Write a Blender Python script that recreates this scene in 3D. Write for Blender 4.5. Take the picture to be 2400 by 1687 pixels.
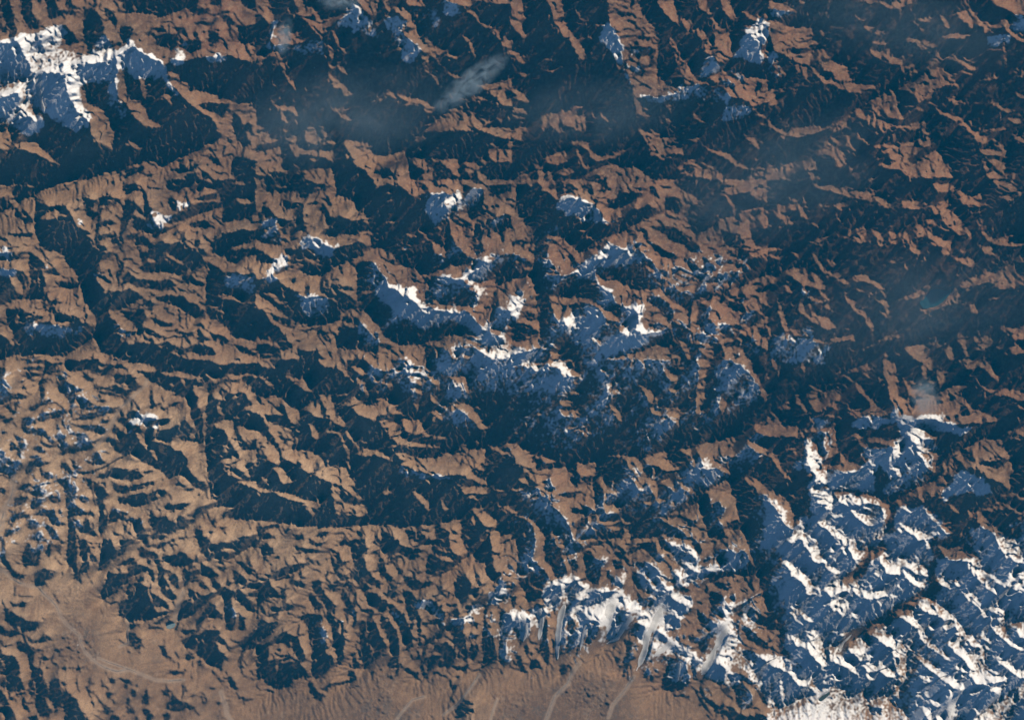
import bpy, math, time
import numpy as np

# ------------------------------------------------------------------ scene, camera, light
for o in list(bpy.data.objects):
    bpy.data.objects.remove(o)
scene = bpy.context.scene
C = scene.collection
U = 0.1                       # scene units per photograph pixel
PW, PH = 2400.0, 1687.0
SUN_AZ, SUN_EL = math.radians(47), math.radians(24)     # seen from above: light comes from the upper right

def w(px, py):
    return (px - PW / 2) * U, (PH / 2 - py) * U

CAM_H = 1800.0
cam = bpy.data.objects.new('camera', bpy.data.cameras.new('camera'))
C.objects.link(cam)
cam.location = (0, 0, CAM_H)
cam.data.sensor_width = 36
cam.data.lens = 36 * CAM_H / (PW * U)
cam.data.clip_start = 1
cam.data.clip_end = 6000
scene.camera = cam

world = bpy.data.worlds.new('World'); scene.world = world; world.use_nodes = True
wn = world.node_tree
sky = wn.nodes.new('ShaderNodeTexSky'); sky.sky_type = 'NISHITA'; sky.sun_disc = False
sky.sun_elevation = SUN_EL
sky.sun_rotation = math.pi / 2 - SUN_AZ
sky.altitude = 9000; sky.dust_density = 0.0; sky.air_density = 1.0; sky.ozone_density = 1.2
bg = wn.nodes['Background']; bg.inputs['Strength'].default_value = 0.12
wn.links.new(sky.outputs[0], bg.inputs[0])

sl = bpy.data.lights.new('sun', 'SUN'); sl.energy = 5.0; sl.angle = math.radians(0.5); sl.color = (1.0, 0.88, 0.72)
sun = bpy.data.objects.new('sun', sl); C.objects.link(sun)
sun.rotation_euler = (math.pi / 2 - SUN_EL, 0, SUN_AZ + math.pi / 2)
scene.view_settings.view_transform = 'Standard'
scene.view_settings.look = 'None'
scene.view_settings.exposure = 0.15
scene.view_settings.gamma = 1.0
scene.cycles.volume_bounces = 0
scene.cycles.max_bounces = 4
scene.cycles.diffuse_bounces = 0

# ------------------------------------------------------------------ traced outlines of shaded (D) and sunlit (L) ground
TRACE = """
O 0,0
D 1,0 10,0 13,12 16,30 9,29 4,15
D 19,0 29,0 31,12 37,22 36,28 27,27 21,15
D 41,0 50,0 54,10 72,12 58,14 46,19 43,10
D 57,0 64,0 66,5 75,10 61,9
D 76,10 84,7 88,12 92,20 95,27 93,30 100,38 104,46 95,45 88,47 84,51 79,45 76,40 75,25
D 94,8 101,10 107,20 104,25 99,20 95,14
D 110,0 170,0 169,6 160,11 146,16 125,12 116,12 111,8
D 53,25 58,23 68,32 72,39 60,41 57,35
D 108,27 114,24 121,28 118,35 117,43 112,40 109,34
D 139,33 150,31 160,32 161,40 155,45 143,42
D 160,38 175,36 183,38 180,45 168,47 162,43
D 168,0 180,0 176,10 170,12
D 172,9 180,8 188,10 182,14 174,13
D 188,0 200,0 198,6 190,5
D 196,12 205,15 212,22 208,24 200,18
D 187,28 196,30 197,38 190,40 187,35
D 213,24 229,22 229,38 218,40 214,33
D 0,40 10,41 19,39 23,48 25,54 28,58 30,66 24,75 15,74 5,79 0,80
D 33,30 36,34 43,48 38,49 30,46
D 0,90 8,88 19,84 20,92 15,100 9,105 5,112 0,113
D 26,75 30,68 40,66 61,68 73,72 66,60 75,57 84,59 100,55 106,51 110,50 116,46 121,43 131,50 149,60 152,58 154,54 165,56 180,52 192,52 200,52 205,50 229,58 229,92 207,92 205,97 195,117 175,126 150,129 138,133 130,145 117,148 100,150 80,158 78,161 0,161 0,135 8,135 12,126 8,120 8,112 12,107 20,100 30,106 35,112 30,95 24,85
L 62,68 73,72 77,85 79,95 87,96 94,100 98,110 103,122 100,135 92,130 84,128 82,112 77,106 69,99 63,85
L 105,51 109,52 110,62 113,80 117,92 122,90 130,97 132,104 134,107 148,115 132,115 122,107 115,97 108,88 104,75 107,65
L 150,66 155,65 160,68 162,75 170,80 190,85 205,90 207,94 200,93 185,92 178,95 185,99 195,103 205,112 197,118 190,106 175,97 165,88 158,80 150,76 155,72
L 126,68 130,75 132,85 130,90 127,80 125,70
L 137,92 145,86 153,85 154,95 151,92 147,88
L 114,125 122,130 129,135 129,140 124,136 116,130
L 13,131 20,128 31,127 36,132 46,141 54,148 40,142 32,138 22,135
L 0,117 5,113 9,118 8,125 10,130 7,135 0,134
D 105,153 120,150 130,151 118,157 108,158
D 138,145 150,138 165,135 175,132 180,127 190,124 180,134 160,142 145,150
D 150,152 165,150 180,146 175,152 160,156
D 184,138 195,142 200,150 190,146
D 208,100 213,103 218,115 222,125 226,130 218,132 210,122 208,112
D 214,0 229,0 229,8 220,8
D 216,141 229,145 229,161 214,161 206,150 210,140
D 165,157 175,155 180,161 168,161
O 600,0
D 0,0 230,0 230,162 0,162
L 0,0 10,0 15,12 17,20 12,22 5,14 0,12
L 32,0 40,0 46,14 50,25 60,27 66,30 60,29 52,28 45,20 38,15 25,12 34,11 40,13 36,5
L 46,5 52,7 58,18 65,17 75,15 83,13 80,17 70,20 66,25 60,27 50,24 46,14
L 13,38 17,22 22,20 26,24 30,30 40,29 35,35 46,37 38,40 25,41 18,42
L 52,27 62,28 60,33 64,42 70,50 75,58 82,66 83,69 75,63 68,54 65,46 60,38 56,32
L 68,27 74,33 76,42 82,50 79,49 74,42 70,33
L 0,50 8,50 6,58 4,60 0,54
L 10,50 20,47 25,57 27,65 35,76 37,82 33,78 26,70 22,57 16,52
L 3,72 5,75 7,80 5,79
L 85,0 110,0 109,10 108,19 102,15 95,8 88,5
L 112,0 116,0 120,8 120,12 117,10
L 125,0 138,0 150,6 150,8 138,6
L 122,7 130,8 138,12 142,20 145,28 148,35 155,37 158,42 170,46 180,52 182,55 172,52 160,50 165,56 173,66 178,72 190,69 183,70 172,64 160,53 150,48 144,42 137,37 133,33 133,26 128,25 135,25 136,20 126,13
L 122,46 132,43 130,47 124,47
L 100,17 104,25 104,32 101,28
L 91,10 93,22 91,20
L 110,20 116,32 114,30
L 148,55 155,62 162,70 166,82 162,75 155,65
L 185,32 190,35 195,42 198,54 195,51 190,40
L 167,0 229,0 229,5 212,5 205,3 195,3 192,8 197,14 202,22 208,24 217,22 219,23 216,28 220,33 229,40 229,50 222,46 217,36 210,27 203,25 196,17 188,10 180,5 170,3
L 65,65 70,70 80,78 85,83 87,87 78,85 73,82 65,72
L 100,91 115,88 112,92
L 113,84 121,82 130,85 148,89 160,96 161,99 145,95 131,94 122,87
L 68,96 84,97 78,102 85,107 82,110 75,103
L 12,88 20,95 34,95 38,105 37,112 33,100 22,99 30,113 33,116 24,108 20,98 15,94
L 0,109 6,114 12,123 20,125 10,129 0,130
L 26,124 35,120 36,130 45,135 69,135 69,146 60,141 40,138 36,142 30,132
L 44,115 52,114 55,121 62,126 70,127 69,130 55,129 46,130 44,123
L 0,140 10,134 21,131 22,140 25,150 30,156 20,155 12,152 0,150
L 35,155 50,151 68,151 69,161 50,161
L 78,126 90,126 104,129 106,140 125,137 132,135 137,150 140,161 105,161 98,152 90,150 85,139 80,132
D 105,152 115,151 128,157 122,161 112,158
L 172,99 182,94 186,98 190,105 192,110 195,117 192,118 180,117 170,117 160,118 150,119 160,108 168,102
L 192,99 196,102 205,108 215,108 200,115 226,114 229,116 229,125 220,124 205,119 197,115 192,107
L 197,77 215,74 228,71 229,97 222,94 213,86 205,80
L 185,90 195,86 202,87 207,90 200,89 190,91
L 142,126 150,121 153,123 145,128
L 138,142 150,142 158,152 162,158 155,161 150,160 145,150 140,146
L 155,141 165,144 180,142 182,150 182,159 175,156 168,147 158,144
L 208,134 229,133 229,146 215,145 210,142
L 193,140 203,141 208,148 212,154 205,150 200,143
L 185,145 195,146 202,149 200,153 190,150
L 186,151 200,154 208,160 200,161 192,160
L 0,150 8,149 15,153 20,160 10,158 0,157
O 1200,0
D 0,0 230,0 230,162 0,162
L 0,0 8,0 10,8 12,17 8,22 10,27 14,33 13,39 8,34 2,28 0,20
L 0,46 8,48 11,54 10,58 5,55 0,52
L 28,0 45,0 46,15 50,25 54,33 70,33 60,38 65,45 65,55 60,55 56,47 52,38 47,37 42,27 37,20 35,8
L 55,5 60,12 65,22 72,24 80,23 85,24 74,26 67,25 61,18
L 84,0 115,0 116,12 122,20 128,26 132,37 130,52 131,75 135,78 150,78 155,79 150,84 130,88 110,88 120,100 124,106 118,106 111,103 109,92 107,80 105,70 100,60 98,47 99,42 95,38 92,30 88,24 86,12
D 93,11 105,12 107,16 98,16
D 112,33 125,34 122,37 112,36
D 100,43 115,42 130,45 125,51 108,51
D 102,54 112,55 118,62 119,69 110,67 103,60
L 130,0 145,0 147,10 150,22 145,20 138,12 132,6
L 165,0 174,0 176,10 182,20 188,28 192,25 196,35 197,50 190,58 183,55 178,45 181,42 182,32 177,22 174,12 168,8
L 165,26 172,28 177,38 179,46 178,50 173,48 171,38 166,32
L 150,17 158,19 163,28 162,33 155,26
L 184,0 192,0 198,10 205,18 210,25 203,20 195,18 190,10
L 205,9 213,14 229,13 229,25 218,20 212,18
L 208,25 220,22 225,32 229,40 229,50 222,55 220,48 225,42 215,36 210,32
L 192,60 200,62 210,70 222,70 229,73 229,90 218,95 215,103 212,92 205,90 195,88 188,78 180,73 175,70 185,66
D 192,63 203,68 208,71 200,72 192,67
D 186,70 198,76 192,79 185,75
L 140,32 146,37 150,48 155,55 161,66 165,72 178,76 155,77 152,68 148,58 145,50 142,40
L 132,68 140,78 135,80 131,75
L 215,102 225,103 229,108 222,105
L 5,66 20,65 25,68 12,69
L 28,53 36,54 32,55
L 30,64 43,61 35,66
L 40,57 50,62 45,61
L 52,53 55,58 62,62 56,59
L 0,79 8,82 15,88 16,94 10,91 0,88
L 0,96 8,97 14,100 15,103 5,101 0,99
L 0,102 8,105 14,106 5,107
L 0,118 8,113 20,110 30,102 40,102 45,99 55,96 62,94 66,105 66,118 58,117 53,113 42,115 44,121 35,116 25,120 10,117 8,125 10,128 0,123
L 77,100 83,105 90,111 105,113 110,113 118,118 130,122 148,123 140,130 152,132 155,139 145,138 135,139 127,136 120,128 115,121 105,117 98,115 90,113 83,108
L 50,130 55,127 68,127 70,135 80,141 92,138 110,128 108,132 95,140 78,145 72,142 68,135 60,130
L 27,143 40,137 48,135 52,142 48,145 38,148
L 57,132 62,140 70,150 68,153 60,148 58,140
L 65,158 75,151 88,147 100,150 115,150 120,158 130,161 66,161
L 20,146 28,150 30,161 25,161 22,153
L 32,152 37,158 36,161 33,160
L 40,153 50,150 57,153 50,158 42,156
L 5,159 14,151 18,161 5,161
L 145,152 160,142 175,147 182,150 190,157 185,161 175,160 160,158 150,155
D 152,148 160,147 166,152 158,156
L 168,129 180,134 195,138 203,145 210,150 229,150 229,153 215,152 203,150 195,143 185,139 175,133
L 160,125 168,124 165,128
L 208,120 218,124 222,134 215,130
L 141,95 147,100 144,101
L 162,100 170,108 176,112 170,110 163,106
L 130,105 140,106 146,115 140,112
L 215,156 229,151 229,161 210,161
O 1800,0
D 0,0 230,0 230,162 0,162
L 0,2 8,2 20,5 26,12 15,10 5,10 0,8
L 28,1 33,2 30,5 26,5
L 35,11 41,12 40,22 36,19
L 0,18 9,19 15,23 40,25 40,33 46,40 35,41 42,46 54,42 54,50 60,55 66,59 71,60 74,70 80,75 88,77 110,74 100,78 88,83 72,83 63,78 50,76 42,67 36,58 25,57 15,50 5,47 3,36 1,28 0,25
D 18,44 30,43 40,44 28,49 20,47
D 38,53 48,56 50,64 58,65 60,74 52,72 44,66 38,60
L 24,58 35,60 34,71 30,65 25,66
L 5,55 12,60 16,68 10,66 4,58
L 73,0 95,2 110,5 115,0 132,0 125,6 118,8 120,15 126,19 140,16 146,17 144,21 130,20 122,19 117,11 105,8 98,4 85,3
L 77,12 82,18 90,21 85,20 79,17
L 84,24 95,25 102,29 100,32 92,30 88,28
L 49,26 53,31 55,37 51,32
L 53,2 56,0 55,18 52,14
L 92,37 105,36 107,41 98,40
L 90,43 95,46 100,47 108,43 111,50 120,55 130,58 133,63 139,62 136,66 130,65 122,60 112,58 103,55 96,51
L 123,34 135,35 144,38 143,41 152,39 150,42 138,46 132,40 124,38
L 147,5 152,13 160,18 162,27 158,25 154,17 149,10
L 162,18 170,12 182,8 190,18 200,24 215,18 215,28 225,36 229,38 229,41 218,36 210,28 200,27 192,32 192,26 185,22 180,27 172,18
L 196,0 229,0 229,14 220,15 212,10 203,6
L 155,34 165,31 180,32 175,37 165,35 158,36
L 160,50 175,51 185,58 185,65 176,64 175,60 165,54
L 155,46 157,53 150,60 158,62 170,68 162,70 168,75 155,78 148,82 145,90 133,92 125,82 117,80 118,76 130,75 138,67 143,58 148,52
L 112,81 116,88 115,95 120,108 110,110 103,100 97,95 92,90 85,97 88,106 92,118 95,121 105,119 109,113 112,112 100,105 98,95 95,98 98,110 94,112 90,98 88,108 80,105 72,108 70,115 60,119 57,120 63,110 72,103 85,95 93,90 100,86 108,82
L 94,92 98,100 100,112 108,115 104,119 95,122 93,110
L 114,115 125,112 140,109 141,114 130,118 120,118
L 0,78 5,80 8,92 4,96 0,95
L 5,80 20,79 24,81 10,83
L 0,104 5,112 10,116 15,112 20,106 17,112 13,118 18,120 22,115 35,113 48,112 50,115 62,110 48,117 38,121 27,124 14,121 6,117 0,110
L 55,123 60,122 66,130 62,133 68,137 70,145 68,150 62,151 58,142 52,138 45,140 42,138 50,130
L 68,134 75,135 84,139 78,140
L 95,139 100,132 110,128 122,129 132,126 143,122 148,130 135,135 125,145 132,148 142,140 150,134 156,140 157,146 160,150 166,160 128,160 120,153 100,150 94,148
L 142,93 150,98 155,103 165,107 175,115 182,120 188,134 192,145 195,158 196,161 214,161 212,146 213,136 205,126 192,122 188,120 200,118 213,118 210,115 198,116 185,119 182,116 175,108 165,104 155,100 148,95
D 190,130 200,128 204,135 193,134
D 195,139 208,140 206,144 196,144
L 165,87 172,90 176,93 168,95 160,90
L 198,90 205,93 210,98 222,100 215,102 204,98
L 218,65 229,64 229,72 222,70
L 220,83 229,88 229,91 222,87
L 187,73 200,70 202,66 204,72 195,73
L 207,36 210,42 211,53 214,60 210,54
L 0,148 25,146 30,150 22,155 15,160 0,161
L 30,145 40,142 45,155 48,161 38,161 33,152
L 217,120 225,122 229,128 229,130 220,126
L 214,106 225,107 225,113 219,111
L 75,118 82,123 90,128 88,130 80,125
O 0,422
D 0,0 72,0 55,2 42,6 32,14 30,7 20,4 10,4 0,5
L 0,4 20,2 31,4 30,7 15,5 5,8 0,10
D 12,6 18,5 30,7 31,15 22,17 16,22 10,12
D 0,18 4,16 12,24 5,26 0,25
D 31,16 37,21 45,24 55,22 60,23 65,30 64,33 55,30 52,27 45,28 40,31 35,35 45,36 50,34 52,36 58,33 64,36 68,41 75,45 79,51 83,58 88,63 95,65 100,65 99,69 88,75 90,80 84,85 88,92 92,101 100,100 113,99 116,97 125,102 128,106 115,113 105,117 95,116 91,120 89,132 87,145 90,155 100,157 115,161 110,157 100,155 90,112 76,111 75,102 71,93 70,86 60,75 56,66 49,64 40,63 35,55 32,48 31,30
D 15,29 22,28 28,32 30,38 25,40 20,35
D 8,48 30,48 29,52 18,51 6,50
D 26,64 30,66 36,70 41,74 42,80 34,80 26,79
D 5,66 15,66 18,70 24,71 10,72 0,73 0,64
D 0,80 12,80 20,82 24,84 26,92 22,100 20,108 15,108 0,113
D 26,80 38,81 41,87 42,94 40,100 45,108 35,107 22,106 26,100 28,92
L 10,86 16,88 21,95 21,104 17,102 13,93
L 24,88 27,95 28,98 23,98
L 33,90 38,95 37,96 34,94
D 40,82 50,80 54,86 45,86
D 50,91 65,92 71,96 60,98 52,95
D 44,108 54,107 50,113 43,111
D 39,112 50,114 52,119 45,118 40,115
D 6,115 22,117 28,120 33,122 42,121 33,126 30,130 17,127 15,130 20,140 14,150 13,140 10,132 6,128
D 14,129 25,128 30,130 33,135 35,127 45,128 50,131 60,132 65,124 72,124 72,128 80,129 88,134 85,140 80,144 70,150 60,158 55,157 45,158 35,155 25,158 15,156 5,160 0,161 0,140 8,146 14,150
D 50,118 60,120 66,122 62,127 52,128
D 85,120 91,120 103,126 108,133 112,135 113,140 115,148 122,145 130,146 140,148 150,144 160,151 170,150 175,147 185,148 195,155 190,158 180,157 170,153 162,158 175,161 110,161 100,156 88,150 86,140
L 101,130 110,126 122,127 126,132 125,138 130,144 128,147 122,138 118,136 117,147 115,140 112,135 106,132
L 108,138 111,141 111,147 109,144
L 152,154 158,152 162,159 158,157
D 73,12 80,16 87,18 85,24 82,27 88,30 83,36 76,28 78,22 74,17
D 88,18 92,14 98,14 104,16 110,18 100,22 90,24
D 110,4 122,3 127,7 118,11 113,13 109,8
D 89,26 93,26 90,34 90,40 95,36 102,36 105,40 98,41 90,42 88,49 98,49 104,49 100,52 90,54 87,52 88,58 95,59 97,63 90,63 86,60 85,50 87,36
D 112,18 120,18 127,26 131,34 128,32 122,26 120,30 124,35 118,35 115,40 113,45 110,50 112,56 108,60 107,52 109,35
D 127,8 131,10 133,18 135,28 138,33 138,37 144,44 152,42 150,46 143,49 135,48 128,45 124,46 118,42 120,36 124,33 130,36 129,25
D 120,45 122,52 130,50 137,58 143,60 148,72 160,80 172,80 168,86 160,85 150,83 140,82 130,83 122,79 128,77 125,68 130,62 122,61 121,55
L 129,69 136,71 143,75 135,75
L 122,58 132,60 133,65 128,64
D 138,56 144,55 155,58 160,54 165,60 172,65 180,70 185,76 168,86 160,82 155,76 148,70 142,62
D 160,45 166,47 168,55 175,60 183,62 187,68 180,70 170,64 164,57
L 148,64 155,68 162,74 170,77 165,77 155,72 149,67
D 148,0 200,0 198,7 190,8 183,7 180,10 172,8 165,7 160,12 152,9 148,5
D 153,15 160,20 158,27 155,28 150,20
D 172,17 185,14 195,10 193,17 183,18 178,18
D 180,20 198,20 198,25 185,28 172,33 160,38 150,39 152,33 160,30 168,26
D 170,38 185,36 190,42 180,44 170,42
D 195,0 230,0 230,30 215,36 200,38 198,33 200,25 197,18 195,8
L 210,17 222,17 226,22 215,21
L 205,3 218,1 220,5 212,4
L 198,42 205,38 210,35 220,38 230,32 230,41 225,42 212,44 195,49
D 191,50 210,46 218,44 229,46 229,53 220,57 212,60 205,60 210,63 222,61 229,60 229,66 220,69 212,75 204,73 198,68 190,66 189,60 191,55
D 185,75 188,74 198,80 205,83 212,83 220,85 229,83 229,140 224,140 218,138 212,136 208,142 206,136 200,130 195,126 188,124 184,118 184,100 185,85
L 193,102 200,104 208,104 215,107 222,110 229,109 225,111 215,109 205,107 198,106
L 188,114 200,117 212,122 205,121
D 128,88 135,90 145,91 152,89 158,95 150,98 140,99 130,95 126,92
D 115,82 120,85 128,92 132,96 122,96 115,92 108,95 110,88
D 106,72 112,74 110,82 107,84
D 97,78 100,84 103,91 98,86
D 138,105 150,103 165,104 168,108 175,110 182,118 183,122 176,124 168,120 160,114 150,110 140,108
D 128,106 135,108 140,112 135,115 128,112
D 124,112 130,118 132,124 127,130 130,134 125,140 120,130 113,124 108,118 112,117 122,118
D 133,122 140,124 150,128 155,132 148,132 138,128
D 130,131 138,136 148,140 145,142 135,140 130,136
D 158,133 163,135 160,138 156,136
D 165,137 173,136 174,140 166,140
D 177,132 183,140 190,144 180,146 176,142
D 195,138 202,141 205,146 198,148
D 155,140 165,140 160,143
D 209,146 220,150 229,158 220,156 212,152
D 206,136 215,137 229,142 229,146 215,142 208,140
D 0,136 8,142 12,152 5,154 0,150
O 600,422
D 8,0 15,0 16,8 14,13 8,10
D 18,0 40,0 55,3 69,5 60,9 50,12 42,17 37,10 20,12 16,6
D 70,0 104,0 107,8 118,3 130,6 138,12 143,16 150,12 156,12 160,14 170,12 177,15 168,18 171,26 173,35 175,48 180,60 190,68 204,73 210,75 214,78 208,80 214,84 208,90 200,93 190,90 188,87 195,82 192,76 175,77 160,83 152,86 155,98 158,108 160,112 150,112 155,88 150,84 140,80 128,76 124,70 115,63 103,60 102,45 100,33 92,30 90,20 80,15 72,13
L 73,14 80,16 90,22 82,24 76,20
L 144,0 150,3 156,12 165,10 160,0
D 145,2 150,2 155,8 157,12 152,12 146,7
L 116,38 124,36 123,39 118,40
L 134,48 144,50 146,52 138,51
L 145,44 150,46 155,53 163,58 170,61 170,70 160,66 158,58 150,50
L 164,44 168,47 170,58 166,54
L 129,54 134,60 143,65 137,64 131,60
L 105,62 114,62 113,67 109,66
L 117,17 123,19 121,20
D 22,17 35,20 37,25 27,27 21,22
D 5,22 10,24 15,30 18,33 17,40 22,50 23,59 15,58 5,56 0,52 0,60 5,64 12,68 20,72 10,75 0,72 0,50 5,40
D 19,34 30,36 35,42 25,43 18,38
D 38,20 43,22 42,35 45,43 46,48 38,46 32,50 35,55 30,54 30,45 36,42 35,30
D 58,20 62,22 66,30 68,38 64,40 60,32
D 68,34 75,32 85,36 95,37 103,40 100,46 90,49 80,49 68,51 60,48 65,42
D 40,54 46,50 52,55 60,57 70,61 80,58 90,57 95,63 96,67 85,72 74,76 62,84 55,86 45,85 38,80 45,75 35,75 25,78 20,82 28,80 32,74 28,66 24,62 35,62 47,60
L 41,69 46,70 56,74 60,78 50,76 44,72
D 88,54 98,58 100,63 92,62
D 0,90 10,88 15,84 20,90 25,95 35,100 42,105 50,105 57,103 66,106 72,110 76,120 75,124 68,128 60,130 50,131 42,130 35,128 25,120 15,112 5,105 0,100
L 4,101 15,101 22,108 30,114 28,115 20,110 12,104
L 0,106 5,110 10,111 8,108 3,107
D 0,112 8,118 12,126 20,132 25,138 30,145 34,150 25,153 20,148 10,143 0,142
D 10,118 20,122 30,125 32,130 25,131 18,127
D 58,86 62,84 60,92 62,98 70,94 85,96 88,100 75,98 68,97 62,102 56,100
D 60,100 70,97 82,102 87,106 90,108 88,113 98,113 94,118 88,113 78,120 75,116 72,108 64,104
D 44,96 50,95 48,103 44,104
D 90,75 95,73 103,73 108,76 115,87 118,92 119,97 125,98 130,103 138,106 146,112 149,118 155,120 158,116 170,117 180,120 190,118 196,126 205,135 215,140 222,142 222,148 215,150 208,152 200,146 190,143 180,138 172,140 165,144 155,144 150,150 148,148 130,148 122,146 115,140 112,134 105,128 100,118 95,115 94,108 90,108
L 94,100 102,98 105,101 98,102
D 157,86 165,87 175,88 185,89 190,95 197,103 200,110 192,114 180,113 170,112 162,110 155,104 154,92
D 75,132 78,122 90,122 95,129 100,134 105,140 110,143 110,150 109,158 100,155 90,152 80,152 72,150 72,138
L 77,126 88,129 93,130 88,133 80,130
D 0,147 10,146 20,152 22,160 10,158 0,155
D 36,152 50,153 58,157 65,161 40,161
D 22,145 30,145 34,150 25,152
D 55,133 62,135 68,143 62,145 57,140
D 152,148 165,149 172,153 178,161 150,161
D 110,146 118,148 125,150 118,151 112,150
D 186,4 195,8 204,8 204,24 208,27 204,32 195,35 190,30 188,22 182,24 180,30 175,30 174,26 182,20 186,14
D 178,30 185,35 194,39 192,43 185,42 176,38
D 208,5 218,4 229,3 229,10 220,12 210,14
D 196,38 202,40 206,46 200,55 207,65 200,66 194,62 195,50
D 210,38 222,30 229,32 229,40 220,47 212,46
D 215,67 225,66 229,68 229,88 222,92 215,95 216,102 218,113 229,115 229,135 222,137 212,133 209,125 211,115 215,95 214,85 208,80
L 216,113 229,115 229,117 220,117
L 220,95 229,90 229,106 225,106 222,100
D 186,145 195,150 205,156 212,160 190,161 184,155
D 110,20 120,25 110,30 105,25
O 1200,422
D 4,4 14,3 20,10 25,10 32,10 40,20 50,16 60,19 70,22 75,27 81,30 81,36 85,41 90,40 92,34 95,40 104,45 95,48 82,52 78,60 68,62 72,67 78,66 80,62 95,61 104,63 107,68 115,73 118,78 128,86 137,90 136,94 125,99 115,99 104,96 95,90 85,90 80,88 74,84 73,82 62,85 58,80 55,73 50,66 44,60 37,54 31,49 33,55 32,65 30,72 34,78 35,83 28,82 22,80 22,84 30,86 50,85 58,82 62,86 73,83 77,93 84,99 90,102 93,110 100,114 110,116 114,126 110,134 115,139 125,138 140,133 148,145 155,155 160,161 142,161 144,152 135,149 125,149 120,152 110,155 100,157 90,160 84,158 80,150 78,143 70,142 68,133 55,132 47,134 43,128 40,125 38,115 35,108 32,104 40,105 45,112 52,112 60,109 70,110 78,115 82,122 90,126 97,128 95,135 104,140 108,138 100,130 90,120 70,107 60,106 45,105 32,104 28,115 30,130 28,142 30,150 28,161 0,161 0,156 10,154 28,150 26,140 24,138 24,120 21,100 18,90 21,60 18,45 10,32 6,20 4,10
L 32,49 46,52 54,60 64,66 66,72 60,76 58,74 54,67 45,59 38,55
L 31,72 36,80 48,84 50,86 36,86 22,85 22,83 34,82
L 55,41 65,41 69,50 68,55 65,48
L 58,35 70,34 62,38
D 48,4 53,3 60,10 48,8
D 38,0 46,2 47,12 42,17 39,8
D 63,4 72,4 73,14 68,10
D 70,0 82,0 90,10 85,9 78,4
D 95,10 106,11 110,10 117,12 114,17 105,22 95,26 86,25 85,18 95,19
D 120,22 130,26 130,30 118,36 110,41 103,45 95,38 93,32 100,34 97,28 105,25 112,28
D 104,52 110,60 118,66 125,73 130,80 140,82 138,88 132,84 120,77 110,70 105,65 108,60
D 107,46 112,50 110,56 106,50
D 115,43 122,45 123,55 130,58 135,62 145,66 150,70 142,72 135,68 126,62 120,56 116,50
D 124,41 135,42 142,41 150,46 155,52 160,56 150,57 143,55 138,50 134,47 126,44
D 138,42 146,42 156,50 160,58 152,58 146,50
D 0,66 8,68 15,72 21,76 20,80 12,78 5,73 0,75 0,89 18,86 20,82 12,81 6,76 0,74
D 0,55 12,54 18,56 10,58 0,58
D 137,14 150,16 153,24 148,30 137,26
D 148,0 180,0 190,3 205,6 195,6 187,10 195,13 210,12 218,16 229,22 210,27 200,32 182,36 175,44 165,50 160,42 155,30 160,24 172,20 160,12 150,6
D 155,55 165,56 170,66 160,64 155,60
D 152,70 160,72 168,80 172,78 175,88 180,88 185,84 200,82 205,88 208,92 198,93 196,98 185,103 175,108 165,104 162,102 165,96 170,95 160,90 145,85 148,84 160,88 168,92
L 172,93 182,92 195,93 196,97 185,99 176,101 
D 138,95 145,97 152,101 162,102 172,97 170,105 162,110 160,125 160,147 165,150 175,160 162,161 158,150 152,143 146,138 142,132 143,126 150,130 157,130 158,118 150,113 140,105 138,100
D 120,104 130,104 140,110 146,120 142,128 136,120 125,112 120,108
D 170,68 176,72 182,78 176,82 172,80
D 188,45 200,48 210,56 205,58 195,62 190,56
D 205,60 212,66 213,70 220,70 229,74 229,84 215,90 205,98 200,95 208,88 206,80 210,75 203,70 200,64
D 213,43 229,42 229,58 220,60 215,52
D 170,32 180,38 178,43 170,45
D 165,108 175,113 177,120 175,125 181,128 184,133 181,140 185,145 190,152 188,161 180,161 182,150 175,146 163,145 165,137 175,139 168,133 165,125 168,118
D 186,128 195,130 203,129 208,133 213,140 220,148 229,155 229,161 213,161 205,150 195,149 190,152 190,146 200,144 192,141 187,136
D 204,120 218,117 225,122 220,129 212,132 205,128
D 192,109 205,110 210,118 200,118 194,114
D 184,116 188,124 186,126 183,120
D 220,110 229,112 229,125 222,118
D 205,98 210,105 208,110 203,104
D 218,98 229,94 229,100 222,101
D 220,132 229,134 229,142 224,141
D 198,155 205,158 200,161
D 60,115 70,120 68,130 62,125
D 0,120 4,124 4,128 12,128 22,134 24,137 22,141 5,145 0,143
D 12,118 22,120 20,125 13,121
D 88,128 84,139 86,130
D 2,100 10,101 8,105 2,103
D 108,101 115,105 110,110 105,104
D 120,129 128,134 140,132 132,128
D 28,161 30,150 28,142 25,125 32,104 38,115 43,128 47,134 68,133 70,142 80,150 84,158 90,161
L 32,104 38,104 44,112 45,120 42,128 38,122 35,110
L 45,125 50,112 54,118 57,131 50,133
O 1800,422
D 0,0 230,0 230,162 0,162
L 36,0 42,4 50,5 60,4 60,8 65,8 69,6 72,11 85,11 90,7 97,8 98,11 92,15 100,16 108,22 112,27 105,25 97,21 90,17 80,17 70,15 65,13 52,10 42,7
L 118,24 120,19 128,18 135,20 145,22 150,22 140,25 130,27 122,26
L 148,3 158,4 163,3 167,7 175,12 185,16 188,13 195,20 197,24 193,27 188,23 180,24 174,22 168,14 163,10 155,12 148,7
L 150,24 158,17 161,22 158,26 165,29 170,35 176,42 182,49 178,55 172,51 165,46 158,41 154,34
L 127,43 135,40 140,36 148,37 150,41 140,39 143,45 148,50 152,52 158,55 164,54 163,62 162,67 155,68 152,60 145,54 140,50 134,52
L 203,9 212,14 220,15 227,12 229,8 229,14 220,16 214,20 208,18 204,12
L 200,1 215,3 225,10 215,12 205,8
L 190,30 191,45 195,50 203,53 212,50 220,49 215,55 229,53 229,57 215,60 205,58 196,55 190,48 189,38
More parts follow.
